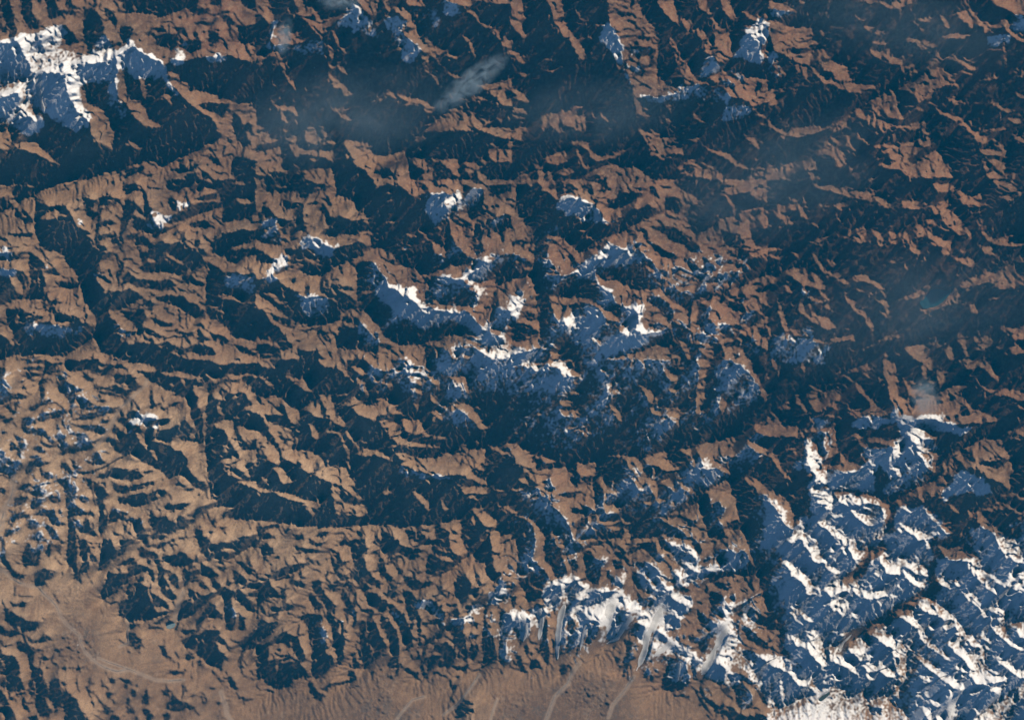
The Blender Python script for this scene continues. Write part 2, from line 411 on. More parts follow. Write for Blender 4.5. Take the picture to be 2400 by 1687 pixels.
L 186,56 192,60 200,60 200,66 208,68 208,73 203,68 194,67 190,62
L 0,24 10,21 15,24 18,34 24,38 22,40 15,40 9,34 5,28
L 17,24 22,16 27,19 32,28 35,33 40,38 47,44 42,42 36,36 28,33 27,26 22,28
L 30,14 34,18 36,27 42,29 38,30 33,24
L 44,22 55,24 58,28 50,27 46,26
L 58,23 68,20 72,25 65,24 66,29 62,26
L 59,30 64,36 67,40 62,36
L 34,54 42,55 50,50 55,50 50,54 44,58
L 59,48 70,50 73,43 76,50 84,55 78,44 85,42 89,46 88,52 92,58 88,56 80,57 72,53 62,51
L 92,44 100,48 103,56 102,60 110,66 105,62 98,58 95,50
L 104,47 114,48 115,54 110,57 108,52
L 118,49 124,46 128,53 132,60 136,66 142,73 135,71 130,66 124,63 123,54
L 107,74 110,72 114,75 112,76
L 0,66 10,69 12,72 5,70
L 0,60 12,62 8,64 0,63
L 20,64 26,65 31,72 35,80 36,90 42,92 38,82 46,86 50,94 52,98 46,98 52,103 55,110 57,117 53,112 48,103 44,97 40,96 36,95 30,92 23,88 13,81 20,80 25,78 30,84 33,86 32,78 28,70
L 38,64 43,67 50,78 55,82 62,83 67,87 74,94 68,94 62,88 55,86 48,81 42,72
L 52,70 56,74 60,72 62,76 57,78
L 13,94 20,97 24,103 18,101
L 30,90 34,97 38,104 48,108 52,116 45,110 36,106 31,98
L 75,87 82,85 90,86 92,90 98,92 105,99 100,98 93,94 84,91 78,91
L 77,97 88,99 95,103 100,107 107,108 110,116 112,128 108,125 105,116 98,108 90,102 80,99
L 68,98 71,106 80,110 87,118 93,125 96,135 92,136 88,130 85,122 76,116 71,111 69,104
L 8,106 12,115 15,122 17,132 20,141 15,136 12,128 10,118
L 28,107 36,112 38,116 45,121 55,125 60,132 56,135 50,134 45,129 38,127 34,121 22,120 28,115
L 20,134 30,134 36,140 42,143 48,144 60,142 68,140 76,138 79,146 72,143 64,145 56,148 48,146 38,146 33,140 24,140
L 0,85 10,88 8,94 3,92
L 0,125 3,135 3,142 0,142
L 85,152 95,147 105,141 115,138 122,139 126,143 118,145 112,149 108,154 103,148 100,146 106,155 108,160 98,153 92,152 88,156
L 122,150 135,148 142,148 147,155 147,161 135,161 128,157
L 144,145 155,147 163,147 166,155 168,161 164,161 158,152 150,149
L 169,143 175,142 180,139 181,146 177,149 181,157 178,158 173,148
L 184,140 192,141 198,136 202,142 200,148 192,153 183,152 188,148
L 206,132 215,130 220,134 229,130 229,142 222,144 228,150 229,155 218,157 215,150 222,148 218,140 210,135
L 116,108 125,104 135,99 145,93 147,95 140,101 134,106 126,106 118,109
L 168,92 178,90 187,85 188,90 192,84 194,80 203,85 210,80 218,75 222,73 222,82 229,90 229,95 220,92 224,98 215,99 206,98 198,95 200,88 194,92 188,94 180,96 170,96
L 163,98 168,97 172,103 170,108 178,112 186,111 188,120 182,119 178,114 172,110 162,112 152,115 145,120 137,125 140,120 135,114 142,116 150,113 158,106
L 222,72 229,60 229,75
L 197,106 203,104 208,106 200,108
L 170,62 178,65 172,65
L 165,70 180,71 187,75 186,80 175,76
L 70,150 78,153 81,157 80,161 75,158
O 0,844
D 0,5 5,8 4,20 8,26 12,32 10,37 4,42 0,44
D 38,3 42,2 46,4 50,12 50,20 52,26 60,30 64,36 72,34 80,37 88,41 95,42 90,46 102,48 100,53 90,49 80,55 68,54 72,50 66,40 64,35 63,50 60,40 55,32 50,26 48,15 42,12 36,20 34,26 38,34 35,36 33,24 39,18 38,8
D 55,2 75,1 90,3 105,8 100,12 88,13 82,10 75,10 65,8 56,5
D 73,11 80,14 88,18 90,24 98,26 105,28 100,22 92,20 84,17 76,17
D 55,14 62,20 70,25 77,26 70,30 64,34 56,24
D 108,12 118,11 125,12 122,18 128,22 130,22 124,25 118,20 115,22 118,27 110,30 105,26 112,24 108,18
D 88,30 96,28 106,31 108,32 98,40 90,38
D 110,2 140,8 150,1 140,0 229,0 229,14 215,13 203,15 195,18 186,18 183,20 172,15 160,11 148,10 145,8 141,12 135,10 122,6
D 142,14 150,13 165,16 172,17 176,25 180,30 188,33 185,38 182,36 176,33 173,25 173,38 178,40 184,45 184,65 183,72 178,74 175,66 176,60 172,48 168,38 160,32 155,28 145,27 141,20
D 187,34 190,42 199,36 195,32 201,28 205,30 215,30 222,32 226,38 227,42 220,43 210,45 209,50 210,52 216,52 208,53 200,54 192,55 190,60 192,64 198,65 205,66 205,72 208,78 212,85 205,86 198,88 194,92 198,94 205,94 210,98 218,98 225,103 229,110 229,135 220,138 210,140 205,134 200,132 190,136 180,142 175,146 170,148 158,154 150,155 140,152 135,150 145,150 155,153 148,147 135,144 133,140 142,140 150,140 160,144 165,146 170,143 178,140 188,133 193,128 188,124 183,117 176,117 172,110 170,104 165,102 158,104 152,102 145,98 140,97 135,92 128,86 122,80 118,80 112,82 105,86 97,92 90,97 82,100 75,103 68,103 62,98 55,91 56,89 62,94 70,100 64,94 62,90 72,92 75,88 80,94 86,94 82,88 82,84 90,84 96,90 93,82 100,86 106,86 112,80 105,75 98,72 92,78 95,82 88,76 95,70 105,74 112,80 118,78 122,70 120,65 114,65 110,68 107,62 105,60 112,62 115,52 113,47 118,48 125,48 122,42 118,36 121,36 126,42 130,47 128,52 131,53 137,54 145,54 145,52 152,52 154,53 150,56 145,58 140,58 137,60 138,66 148,67 155,65 160,63 168,64 174,66 176,62 168,55 160,56 150,62 142,68 137,68 140,72 152,74 160,80 168,88 166,94 170,104 178,110 186,116 189,113 186,100 186,88 184,76 188,65 189,50 188,40
D 178,68 183,72 178,75 168,73 172,70
L 117,54 125,55 130,60 130,65 126,60 120,59 116,58
L 121,66 128,66 130,75 135,78 140,86 142,94 138,94 133,86 128,78 122,73
D 132,57 136,55 138,62 140,75 134,78 132,68
L 195,73 202,76 210,80 208,81 200,78
D 134,25 136,40 145,41 160,36 152,40 140,44 133,42
D 120,36 124,42 129,46 125,47 120,42
D 212,58 218,62 229,66 229,60 220,58 213,50 211,45 229,40 229,88 222,82 215,70 214,62
D 219,83 225,90 229,92 229,105 220,95 216,88
D 200,40 208,42 215,46 205,48
D 95,98 105,96 115,98 125,102 130,103 122,107 110,108 100,103 98,107 108,108 110,112 102,109 92,107 90,104
D 104,113 115,113 125,111 135,108 140,110 133,113 125,116 115,119 105,117
D 104,125 112,124 122,124 128,120 136,116 145,115 151,117 145,122 136,127 125,130 113,131 106,129
D 143,131 152,128 162,129 168,130 160,134 150,135 144,134
D 76,106 82,108 88,113 98,117 103,122 96,127 98,134 96,140 96,150 92,158 88,160 89,140 88,128 82,118 78,112
D 52,108 60,105 64,110 68,118 64,122 68,130 72,134 82,137 83,140 75,140 68,138 75,142 78,155 70,150 66,142 62,138 60,145 62,160 60,161 60,140 60,130 55,115
D 28,130 30,122 36,125 40,122 36,115 42,118 50,124 48,128 38,128 32,132
D 28,113 33,112 40,118 38,122 30,120 26,118
D 14,122 24,120 28,122 20,130 12,131
D 8,137 20,136 30,138 25,142 12,143 8,142
D 24,144 30,143 35,148 32,156 25,155
D 36,132 43,134 48,142 55,148 60,147 52,150 45,146 38,140
D 42,147 48,152 56,160 50,161 44,155
D 0,143 10,146 22,150 15,154 8,154 2,150
D 66,95 75,97 85,100 75,102 68,100
D 12,38 20,37 25,40 18,44 12,42
D 25,37 38,35 47,36 45,40 35,42 28,44
D 38,47 48,46 60,44 58,50 48,54 40,52
D 22,52 30,52 32,57 25,58
D 19,60 28,60 36,60 30,65 20,65
D 13,67 20,70 25,72 18,73
D 10,75 18,78 20,83 12,82
D 55,68 60,66 60,72 66,77 70,72 68,66 75,65 78,72 85,74 85,78 75,82 62,84 54,85 54,75
D 62,64 72,60 80,60 90,62 85,66 95,68 80,66
D 70,58 82,57 92,60 88,64 78,62
D 24,88 32,85 40,88 35,95 28,100 22,103 24,95
D 0,85 6,88 10,98 18,96 22,98 12,105 8,108 3,100 0,98
D 2,111 8,112 6,118 3,117
D 42,100 48,103 50,107 42,106
D 36,95 40,98 40,105 36,103
D 110,134 116,138 114,139
D 130,133 135,138 128,137
D 118,148 124,142 130,150 125,161 122,158
D 108,145 114,150 112,161 108,158
D 172,150 180,150 185,157 180,161 175,161
D 160,154 168,158 172,161 155,161
D 0,48 6,48 12,50 5,55 0,56
D 30,76 36,76 38,80 32,80
O 600,844
D 0,0 230,0 230,162 0,162
L 0,0 10,0 15,4 20,7 12,8 6,5
L 2,14 10,17 15,21 17,26 13,24 7,19
L 0,31 8,34 15,31 20,34 26,37 31,42 38,46 39,53 36,57 34,60 24,60 34,63 34,71 33,77 36,80 40,81 44,82 50,82 55,86 60,90 64,97 66,93 72,94 80,97 85,106 90,112 93,118 88,113 82,112 93,122 94,128 84,120 76,113 70,110 60,107 52,103 42,97 32,91 24,86 22,80 17,70 12,64 8,56 5,50 0,47
D 6,49 14,48 24,50 32,55 36,59 24,60 14,56
D 20,68 30,70 32,72 25,73
L 0,60 5,66 12,74 18,78 21,86 22,94 14,91 10,87 6,81 0,76
L 16,96 23,96 28,104 33,108 30,110 25,111 20,103
L 4,103 9,107 12,112 8,110
L 0,112 8,115 20,118 30,119 42,125 55,127 56,135 50,131 40,127 28,124 15,119 0,117
L 40,130 48,129 52,137 57,144 64,146 60,147 52,143 46,135
L 68,110 74,116 76,125 82,129 88,131 96,129 100,137 94,142 88,140 82,134 86,145 80,140 76,133 74,140 72,146 70,140 70,125 67,118
L 25,14 30,11 34,16 45,17 47,24 52,28 46,28 38,23 32,19
L 54,0 80,0 82,4 95,8 98,13 94,14 82,4 80,10 85,15 90,16 80,14 70,8 62,7 57,3
L 41,44 50,37 55,36 58,48 61,52 54,51 50,48 46,46
L 57,32 66,32 70,41 71,50 75,50 80,55 79,60 75,58 68,54 61,50 64,45 60,40
L 47,55 52,60 56,67 55,72 50,66
L 62,62 74,64 78,70 84,82 84,98 82,84 78,75 74,66 64,65
L 80,62 86,68 91,76 92,82 88,76 82,68
L 70,32 80,29 86,28 78,32
L 72,39 82,38 88,32 94,38 100,41 110,37 118,34 124,40 126,45 134,49 126,48 112,49 107,55 100,52 90,47 85,41
L 110,54 116,53 125,57 129,58 130,68 135,72 145,75 160,76 168,78 158,78 140,78 130,75 127,76 122,70 115,62
L 131,53 137,53 146,54 150,60 152,66 158,68 168,68 172,71 160,72 150,68 145,62 148,66 136,66 132,60
L 90,85 96,80 108,81 114,83 120,88 124,92 116,88 106,85 96,86
L 115,77 122,79 130,83 140,86 150,88 162,88 170,84 178,85 184,81 186,86 190,92 196,104 204,111 192,107 184,102 172,102 168,104 160,104 150,100 138,96 128,94 134,91 128,88 126,82
L 190,82 205,79 205,92 200,93 204,100 192,95 188,88
L 182,113 196,114 207,113 207,120 186,119
L 196,107 206,108 208,112 200,111
L 90,16 98,20 100,30 105,37 98,30 92,24
L 104,14 112,17 118,21 123,22 120,25 110,19
L 95,0 118,0 123,5 125,14 120,12 112,9 104,6
L 134,0 152,0 154,8 155,13 160,16 164,18 164,28 160,22 155,16 146,11 136,11 134,8 145,8 150,6 138,4
L 135,14 145,15 152,18 150,22 140,20
L 157,31 163,36 163,40 157,36
L 156,46 162,45 167,52 167,55 160,50
L 137,24 148,28 150,32 140,28
L 140,38 146,40 145,46
L 172,14 188,15 190,26 191,30 184,26 178,24 176,18
L 172,38 180,39 192,40 195,46 200,50 204,58 210,62 211,69 205,65 198,58 190,50 182,44
L 197,3 203,7 205,10 200,7
L 217,67 229,64 229,80 222,78 228,72 220,69
L 208,76 215,78 224,83 229,88 218,83 210,80
L 212,115 222,117 223,119 214,117
L 216,131 229,131 229,136 222,134
L 185,138 195,133 203,130 206,138 210,140 216,145 216,150 205,149 202,144 194,136 197,148 192,146
L 206,152 216,153 220,158 229,155 229,161 210,161
L 164,146 174,144 183,140 184,161 172,160 174,156 166,150
L 139,115 145,120 152,125 157,131 156,138 150,130 142,122
L 112,120 118,115 122,118 116,121
L 165,123 168,128 172,133 170,138 167,132
L 0,141 16,141 18,148 10,148 0,150
L 0,158 10,152 20,150 22,142 36,143 38,150 42,144 52,148 56,151 72,150 84,150 90,148 100,146 111,142 112,150 115,142 140,145 142,152 150,147 160,146 161,161 0,161
D 0,152 12,155 18,161 8,161 0,156
D 56,154 66,154 60,160 54,158
D 90,152 95,155 95,160 90,157
D 112,152 122,157 126,161 112,161
D 33,156 42,156 44,161 34,161
D 143,150 152,157 150,161 144,158
O 1200,844
D 0,0 230,0 230,162 0,162
L 0,6 10,3 30,3 36,0 46,0 48,5 53,8 60,11 61,15 52,14 50,18 46,14 42,8 36,5 28,8 22,10 14,7 8,5 0,7
L 42,28 60,28 62,31 50,30
L 55,18 60,20 61,22 56,21
L 42,35 52,36 57,42 48,42 42,40
L 42,45 58,45 62,51 52,52 44,49
L 18,48 27,48 24,50
L 50,60 60,60 67,61 71,66 64,64 52,63
L 53,70 60,73 67,74 66,80 62,79 70,88 66,84 58,75
L 78,6 83,9 88,17 90,19 86,16 82,12
L 84,21 90,22 88,30 87,34 84,28
L 90,27 95,26 97,30 90,32
L 86,38 94,43 97,48 98,56 92,50 88,44
L 113,0 118,0 120,9 116,6
L 114,21 119,25 127,30 132,39 124,38 120,32
L 130,0 135,5 143,12 148,14 148,21 142,18 137,12
L 138,0 146,0 147,8 142,5
L 138,23 147,26 148,33 142,28
L 122,43 136,43 150,43 150,60 146,55 138,50 128,49 124,46
L 163,0 175,0 178,6 174,12 173,30 172,48 165,48 165,35 167,15 168,8
L 183,30 190,35 193,40 188,50 186,40
L 196,0 214,0 215,8 220,15 225,25 229,28 229,38 224,33 222,24 214,12 208,8 205,3 200,6
L 216,62 222,55 229,50 229,70 222,65
L 141,76 146,73 150,76 158,73 162,85 165,97 160,93 156,84 148,80
L 161,70 168,72 175,67 184,64 190,60 200,55 208,55 210,60 206,68 206,80 203,92 198,86 190,86 195,92 200,105 190,100 182,95 178,98 171,96 170,90 166,80
D 184,86 190,86 200,95 204,105 198,102 190,96 184,92
L 209,69 215,74 222,76 229,82 229,87 220,82 212,77
L 206,98 212,103 220,107 226,113 229,115 229,121 220,118 212,110
L 81,77 88,76 95,78 105,80 112,88 116,92 118,100 122,105 128,107 131,115 131,124 138,126 132,129 126,118 122,110 115,112 112,103 104,96 103,90 95,87 86,84
L 118,90 124,83 138,79 140,90 145,95 152,98 138,99 132,96 124,94
L 0,66 10,65 11,70 4,71
L 0,72 8,77 12,82 20,86 22,93 22,100 30,97 40,98 48,96 50,100 58,104 58,92 66,94 75,91 75,104 72,110 73,115 73,122 76,135 80,145 100,144 90,148 80,148 76,147 66,152 60,153 58,156 57,161 54,158 52,148 46,140 42,135 38,133 33,125 28,120 24,115 14,111 8,109 6,107 15,105 10,98 4,93 3,88 0,80
D 28,112 40,114 36,118 30,117
D 42,121 54,118 62,118 56,123 48,124
D 55,100 60,102 62,110 60,115 52,108
D 52,132 66,134 64,138 54,138
D 62,105 72,104 72,109 64,110
D 58,150 66,138 72,142 70,146 62,152
D 35,118 38,125 37,130 34,125
L 80,104 84,112 90,116 95,122 84,118 84,130 95,130 98,138 92,138 84,138 82,128 82,116 76,108
L 85,149 98,150 96,154 88,152
L 102,150 105,155 114,161 95,161 100,158
L 25,86 32,88 42,91 36,92 30,92
L 10,80 16,81 18,82 12,83
L 0,115 10,115 8,117 0,117
L 12,121 20,122 24,124 15,124
L 0,132 6,138 14,140 20,146 26,152 29,158 28,161 22,161 19,150 12,143 0,136
L 34,156 42,157 42,161 36,161
L 132,110 142,106 145,112 147,119 142,114 138,112
L 147,106 153,112 162,116 164,120 166,125 158,118 150,112
L 118,128 124,126 127,129 120,130
L 143,125 146,128 146,132 142,130
L 114,146 124,142 130,141 138,145 143,148 150,152 156,156 163,161 166,161 178,161 175,152 172,145 168,128 158,133 152,138 144,140 141,135 140,143 132,141
D 155,140 165,145 166,150 158,148
L 172,120 180,114 196,107 198,120 202,125 206,134 212,142 214,148 208,146 200,144 192,146 195,152 212,151 218,161 196,161 190,150 182,138 178,128 176,120
D 180,128 186,126 192,135 188,143 182,138
L 133,156 140,158 150,160 140,161
O 1800,844
D 0,0 230,0 230,162 0,162
L 3,0 8,3 11,12 12,18 9,14 5,6
L 30,0 33,10 34,15 30,8
L 46,0 50,5 60,8 68,12 73,15 80,20 86,27 92,34 98,42 104,45 108,47 100,50 92,48 84,50 78,53 74,50 70,42 72,40 78,46 86,46 93,42 88,35 82,28 76,20 70,15 60,10 52,9 48,4
L 72,11 80,6 90,3 97,8 85,9 76,12
L 67,20 74,25 72,26
L 103,0 116,5 116,12 122,15 126,22 130,26 134,25 140,22 142,30 150,32 158,28 160,25 170,22 178,24 172,28 180,40 185,45 190,46 200,50 206,54 195,55 180,57 165,57 155,55 148,52 138,53 130,52 126,58 120,58 118,55 114,48 113,40 110,35 107,22 104,14
D 118,18 122,18 126,30 124,38 118,32
D 128,30 134,38 130,42 126,38
L 133,0 150,0 148,8 142,10 143,20 150,27 145,27 140,18 138,8
L 150,5 156,8 162,12 160,18 155,25 153,18
L 168,0 190,0 200,5 205,15 208,20 200,16 195,8 188,5 185,10 178,8
L 184,12 190,20 196,26 206,26 218,26 229,30 229,37 222,35 214,31 206,32 198,29 190,24
L 222,40 229,44 224,44
L 8,43 16,36 22,38 18,40 22,44 12,44
L 22,31 28,31 32,40 36,46 41,54 41,60 44,64 50,62 58,58 61,56 62,65 62,75 63,82 56,88 48,90 50,94 60,95 66,92 65,84 68,82 72,90 78,93 85,95 82,97 78,100 70,102 62,98 54,98 54,103 52,112 46,108 44,112 42,108 43,102 38,98 33,94 35,85 34,75 36,70 40,65 38,62 41,58 38,50 32,44 26,38
D 46,62 52,66 50,75 54,84 50,88 46,84 44,75 38,72 38,66
L 36,29 46,28 46,33 52,40 49,30 66,26 67,34 62,40 64,46 56,40 50,44 44,46 40,42
L 48,48 58,49 62,52 52,50
L 0,48 5,46 12,55 18,62 20,58 28,60 34,70 28,68 18,68 0,68
L 15,79 24,79 32,85 30,87 22,83
L 0,80 8,84 12,92 14,100 20,106 26,108 22,109 16,106 10,96 5,88 0,84
L 18,91 28,94 22,93
L 35,103 40,103 38,105
L 0,115 8,118 15,123 20,130 24,138 23,148 22,150 15,148 10,140 6,132 0,124
L 25,144 30,144 34,155 43,160 43,161 20,161 22,152 30,152
L 36,115 46,116 54,115 58,118 58,130 56,137 62,139 68,138 67,141 58,140 54,136 48,130 43,126 52,125 42,122
L 59,119 70,118 78,121 90,120 98,123 104,128 110,130 110,138 107,145 104,150 102,161 96,158 92,154 102,156 104,146 96,142 90,142 95,148 88,147 82,143 76,138 72,134 80,137 92,140 104,145 104,136 100,130 92,128 84,128 84,131 76,129 70,124 70,130 66,128
L 43,145 52,143 56,148 66,152 72,158 76,161 64,161 58,156 52,151
L 88,158 92,161 88,161
L 68,72 78,65 82,66 88,76 92,80 92,81 84,78 80,72
L 88,70 95,68 105,72 115,71 118,70 118,78 118,90 118,98 122,108 118,108 112,100 108,96 107,90 112,80 110,76 100,74 92,74
L 88,92 92,82 93,94 96,105 90,98
L 100,62 112,58 116,57 108,62
L 124,64 132,61 142,63 144,66 150,68 152,73 144,70 138,70 140,78 144,82 152,83 152,88 150,95 150,101 144,97 140,94 139,88 134,84 130,78 128,72
L 112,112 116,114 118,117
L 132,92 136,93 134,99
L 213,70 222,62 229,58 229,70 224,66 218,70
L 165,85 172,81 185,75 195,70 208,70 210,78 216,85 219,93 219,100 216,106 217,112 215,116 208,110 200,106 192,102 186,96 180,95 175,97 174,92 170,88
D 186,94 196,95 205,98 215,90 208,86 200,90 190,90
L 155,88 160,95 168,102 164,104 158,98
L 156,104 165,85 170,100 
L 125,120 135,114 143,111 150,108 155,103 160,110 156,118 154,122 150,118 146,124 142,118 138,128 132,122
L 152,123 160,122 166,126 160,125
L 160,128 168,132 172,138 166,135
L 138,131 145,136 152,144 160,150 166,155 160,155 152,148 145,140
L 114,126 122,126 126,134 132,138 128,137 120,132
L 114,144 120,146 128,150 138,154 150,160 148,161 138,161 128,155 120,150
L 195,130 205,126 212,130 220,136 229,142 229,144 222,142 228,138 216,130 208,125 218,118 229,124 229,126 218,122 208,120 212,138 204,134
L 182,135 190,136 196,142 205,150 212,156 218,161 208,161 198,152 188,148
L 177,107 183,115 180,113
L 170,160 175,152 178,155
O 0,1265
D 0,0 4,0 5,10 7,18 10,25 18,29 24,31 24,33 20,35 14,34 8,27 4,20 0,10
D 24,0 38,0 42,5 44,12 42,20 40,28 46,25 49,29 44,37 38,42 31,43 31,37 35,32 36,28 24,23 19,18 20,12
D 44,0 48,0 47,10 45,17 42,12
D 60,0 68,0 74,2 80,10 80,16 88,20 84,22 80,28 74,32 72,38 68,35 66,28 60,18 60,8
L 69,5 73,12 73,22 70,28 69,20 68,12
L 76,18 82,20 80,22 75,22
D 92,0 100,0 103,7 107,8 108,2 122,0 115,7 105,13 98,19 92,26 88,25 90,14
D 124,0 130,0 130,7 136,9 140,13 138,16 128,16 124,10
D 96,25 103,26 110,29 120,25 122,20 127,22 130,26 120,30 112,36 104,43 97,50 90,53 91,44 95,35
D 109,18 118,15 122,18 118,20 110,22
D 120,34 130,33 130,36 122,38
D 137,17 142,17 146,21 150,27 145,28 141,33 141,40 137,38 134,30 135,24
D 131,25 136,26 140,32 140,37 135,37 132,30
D 141,14 150,12 156,13 158,16 165,11 170,14 177,20 170,21 160,23 153,23 147,20
D 142,39 148,32 152,33 151,30 157,31 161,38 160,44 156,44 152,40 152,46 158,52 155,55 148,51 143,45
D 145,0 151,0 155,8 152,12 146,8
D 165,22 180,20 190,26 195,32 194,36 188,34 184,31 178,29 172,35 168,42 164,43 165,33
D 178,0 190,0 205,2 225,3 229,4 225,8 215,13 208,17 200,18 190,16 184,18 182,12 185,6
L 188,6 198,6 208,9 209,12 200,12 192,10
D 100,50 104,48 103,54 108,56 115,52 114,44 113,40 120,40 125,38 132,40 136,45 142,50 147,56 151,60 152,66 148,69 138,72 129,74 120,72 118,68 112,70 108,68 106,60 106,54 102,53
L 112,43 120,42 123,45 116,45
L 108,60 112,66 109,69
D 170,43 178,46 185,48 192,46 200,44 208,43 212,48 206,52 206,60 208,66 208,74 208,84 211,92 215,93 225,82 229,80 229,86 220,98 210,98 205,94 200,85 197,76 193,72 193,63 194,58 188,60 184,66 176,77 172,84 165,84 160,80 158,72 160,62 162,60 170,60 178,58 176,55 165,55 167,50 172,52 182,52 186,50 176,46
L 165,70 172,66 182,57 190,53 190,57 180,68 170,71
L 170,85 180,80 186,76 190,72 188,80 178,85
D 163,88 175,87 185,80 193,78 198,88 205,96 200,92 195,90 190,92 195,100 203,104 202,108 198,115 190,112 182,112 180,105 170,100 164,94
D 208,44 217,44 224,52 229,60 229,65 220,62 214,56 212,48
D 207,64 213,66 214,72 220,70 221,80 220,92 212,93 208,82
D 176,40 182,39 190,45 186,46
D 210,26 215,30 222,34 229,38 229,43 220,42 212,38 208,32
D 212,20 218,20 226,28 229,30 229,24 222,20 221,12 225,18 229,20
D 4,58 12,63 20,67 28,70 38,73 34,78 25,81 14,84 7,80 0,75 0,85 8,86 14,82 6,76 5,68 4,62
D 0,74 6,75 14,80 13,84 6,86 0,82
D 24,85 30,88 40,85 48,86 47,89 38,91 30,92 26,90
D 17,88 25,92 33,97 32,100 28,106 28,115 34,120 38,125 40,128 40,120 42,130 45,136 48,130 50,125 55,122 56,130 60,132 66,138 71,142 73,149 78,155 83,160 85,161 60,161 59,149 52,152 48,150 44,146 40,139 42,145 48,152 43,157 40,158 34,150 33,140 30,138 27,128 27,115 26,108 22,98 16,94
D 0,93 4,98 10,97 17,98 20,106 20,118 15,120 5,119 0,118
L 2,104 7,112 5,112
D 5,120 20,120 22,128 18,135 10,135 6,130
D 32,98 36,100 40,100 38,104 44,105 38,108 34,103
D 0,122 3,130 8,138 15,137 24,134 20,140 12,145 8,147 2,145 0,140
D 22,140 26,148 28,152 22,150
D 50,95 56,95 55,99 51,99
D 55,112 62,112 60,117 56,120
D 78,122 82,129 86,135 84,137 78,132
D 91,117 94,125 96,132 98,140 102,142 104,138 110,136 114,130 116,124 112,128 106,134 100,132 97,126 94,120
D 95,145 102,150 98,155 94,152
D 118,130 122,126 124,130 120,138
D 114,139 118,145 120,152 115,150
D 129,133 132,140 135,146 132,149 128,144
D 146,133 152,135 150,138 146,136
D 163,130 168,134 165,136 
D 150,145 160,142 168,145 165,150 155,153 150,152
D 183,142 188,140 186,146 182,146
D 5,150 12,150 18,158 22,161 10,161
D 146,98 150,104 148,106
D 115,75 120,78 125,85 128,92 124,98 118,95 114,85
D 206,118 210,125 215,131 212,136 207,132 204,124
D 210,122 215,128 213,134 208,130
D 98,158 105,156 108,161 98,161
D 160,100 172,100 178,108 176,113 168,108
O 600,1265
D 0,4 6,1 0,0
D 83,0 97,0 98,5 100,12 93,15 100,20 98,24 104,32 110,38 114,40 106,41 100,40 94,33 88,25 86,16 85,8
D 83,25 90,30 96,38 104,44 98,46 108,48 112,55 118,62 110,66 106,62 100,58 98,52 92,42 88,34
D 110,0 127,0 130,5 140,8 150,9 152,10 145,13 150,15 140,18 132,14 126,12 122,15 126,22 130,30 133,38 140,45 145,46 153,42 160,40 150,38 140,36 142,32 140,25 150,30 160,32 150,35 160,33 170,27 183,22 175,20 165,18 160,15 157,8 158,5 165,10 172,12 170,8 160,5 140,6 135,0 173,0 174,8 178,13 186,17 190,10 186,5 187,0 211,0 211,10 212,22 215,28 220,30 218,34 222,38 229,36 229,42 220,44 215,52 208,60 206,70 208,80 213,90 216,104 215,108 209,114 202,116 203,104 203,85 204,70 205,60 196,62 190,66 187,60 192,58 200,52 205,53 208,49 215,44 218,40 210,36 206,30 205,26 206,22 200,20 193,12 189,16 186,18 180,22 176,20 173,10 170,15 160,14 155,14 150,18 148,22 145,24 146,30 138,33 128,32 125,25 118,15 112,11
L 127,13 136,17 142,18 140,24 145,32 140,34 132,24 128,18
L 142,17 150,12 153,14 152,32 148,28 144,22
D 110,14 115,18 116,28 122,34 128,42 120,40 114,34 108,27 110,20
D 119,42 126,48 130,49 122,53 117,50
D 131,46 140,47 144,54 148,53 158,53 164,60 170,65 168,72 165,75 170,76 160,76 150,75 165,70 155,66 148,60 144,62 148,72 147,92 150,94 148,105 151,118 148,118 147,108 146,98 152,92 162,82 168,78 172,70 180,64 182,70 186,70 187,80 188,95 190,105 186,110 184,103 180,97 176,92 176,85 170,80 165,88 156,92 152,97 150,108 155,119 160,113 170,114 176,112 178,115 172,100 162,98 158,100 156,105 150,106 148,112 146,98 145,80 144,72 138,74 136,68 134,58 132,52
D 118,60 128,63 133,70 138,78 140,90 141,97 136,98 132,92 130,84 126,75 120,66
D 112,66 118,70 124,80 128,85 128,95 128,105 128,122 126,122 125,108 121,100 118,90 115,80 111,72
D 99,74 104,71 110,80 112,88 118,97 116,100 110,106 104,112 102,116 97,116 95,105 92,92 92,80 91,73 97,73 99,80 101,90 106,102 104,105 102,95
D 50,38 56,36 60,38 57,42 62,48 68,55 70,60 66,65 72,70 75,78 72,82 78,88 80,92 78,98 80,105 76,112 71,114 72,105 70,95 68,85 66,75 64,68 62,60 56,52 50,46 49,42
D 49,48 55,55 60,60 56,64 50,60 47,52
D 62,40 72,40 80,38 85,38 78,43 72,47 66,45
D 66,8 74,12 76,18 84,20 76,24 72,28 78,32 85,35 75,37 70,30 66,18
D 76,48 80,48 85,56 88,60 90,65 90,75 87,80 86,68 80,66 78,62 82,60 76,55
D 30,35 38,35 45,41 44,44 36,42 29,40
D 38,32 44,34 40,36
D 0,31 10,34 15,42 20,48 27,50 26,54 22,52 12,52 6,56 2,62 2,72 0,76
D 24,54 30,58 35,60 30,64 24,62
D 12,60 22,60 24,64 16,64 10,62
D 10,65 20,66 18,70 12,69
D 5,70 12,74 20,74 15,82 8,88 2,92 0,94 0,80
D 14,30 25,24 35,22 48,20 42,25 32,30 20,34 14,34
D 35,70 45,66 58,67 60,72 56,76 50,74 60,78 64,85 62,90 64,95 62,102 68,104 70,112 65,118 55,125 50,124 49,112 50,100 47,88 45,78 42,72
D 26,82 30,84 36,86 40,92 42,100 46,108 40,110 36,104 33,96 28,95 25,90
D 0,96 8,93 15,90 20,84 28,82 30,92 22,98 30,105 35,110 43,114 45,120 50,125 42,122 35,125 28,132 18,135 10,130 5,125 0,125
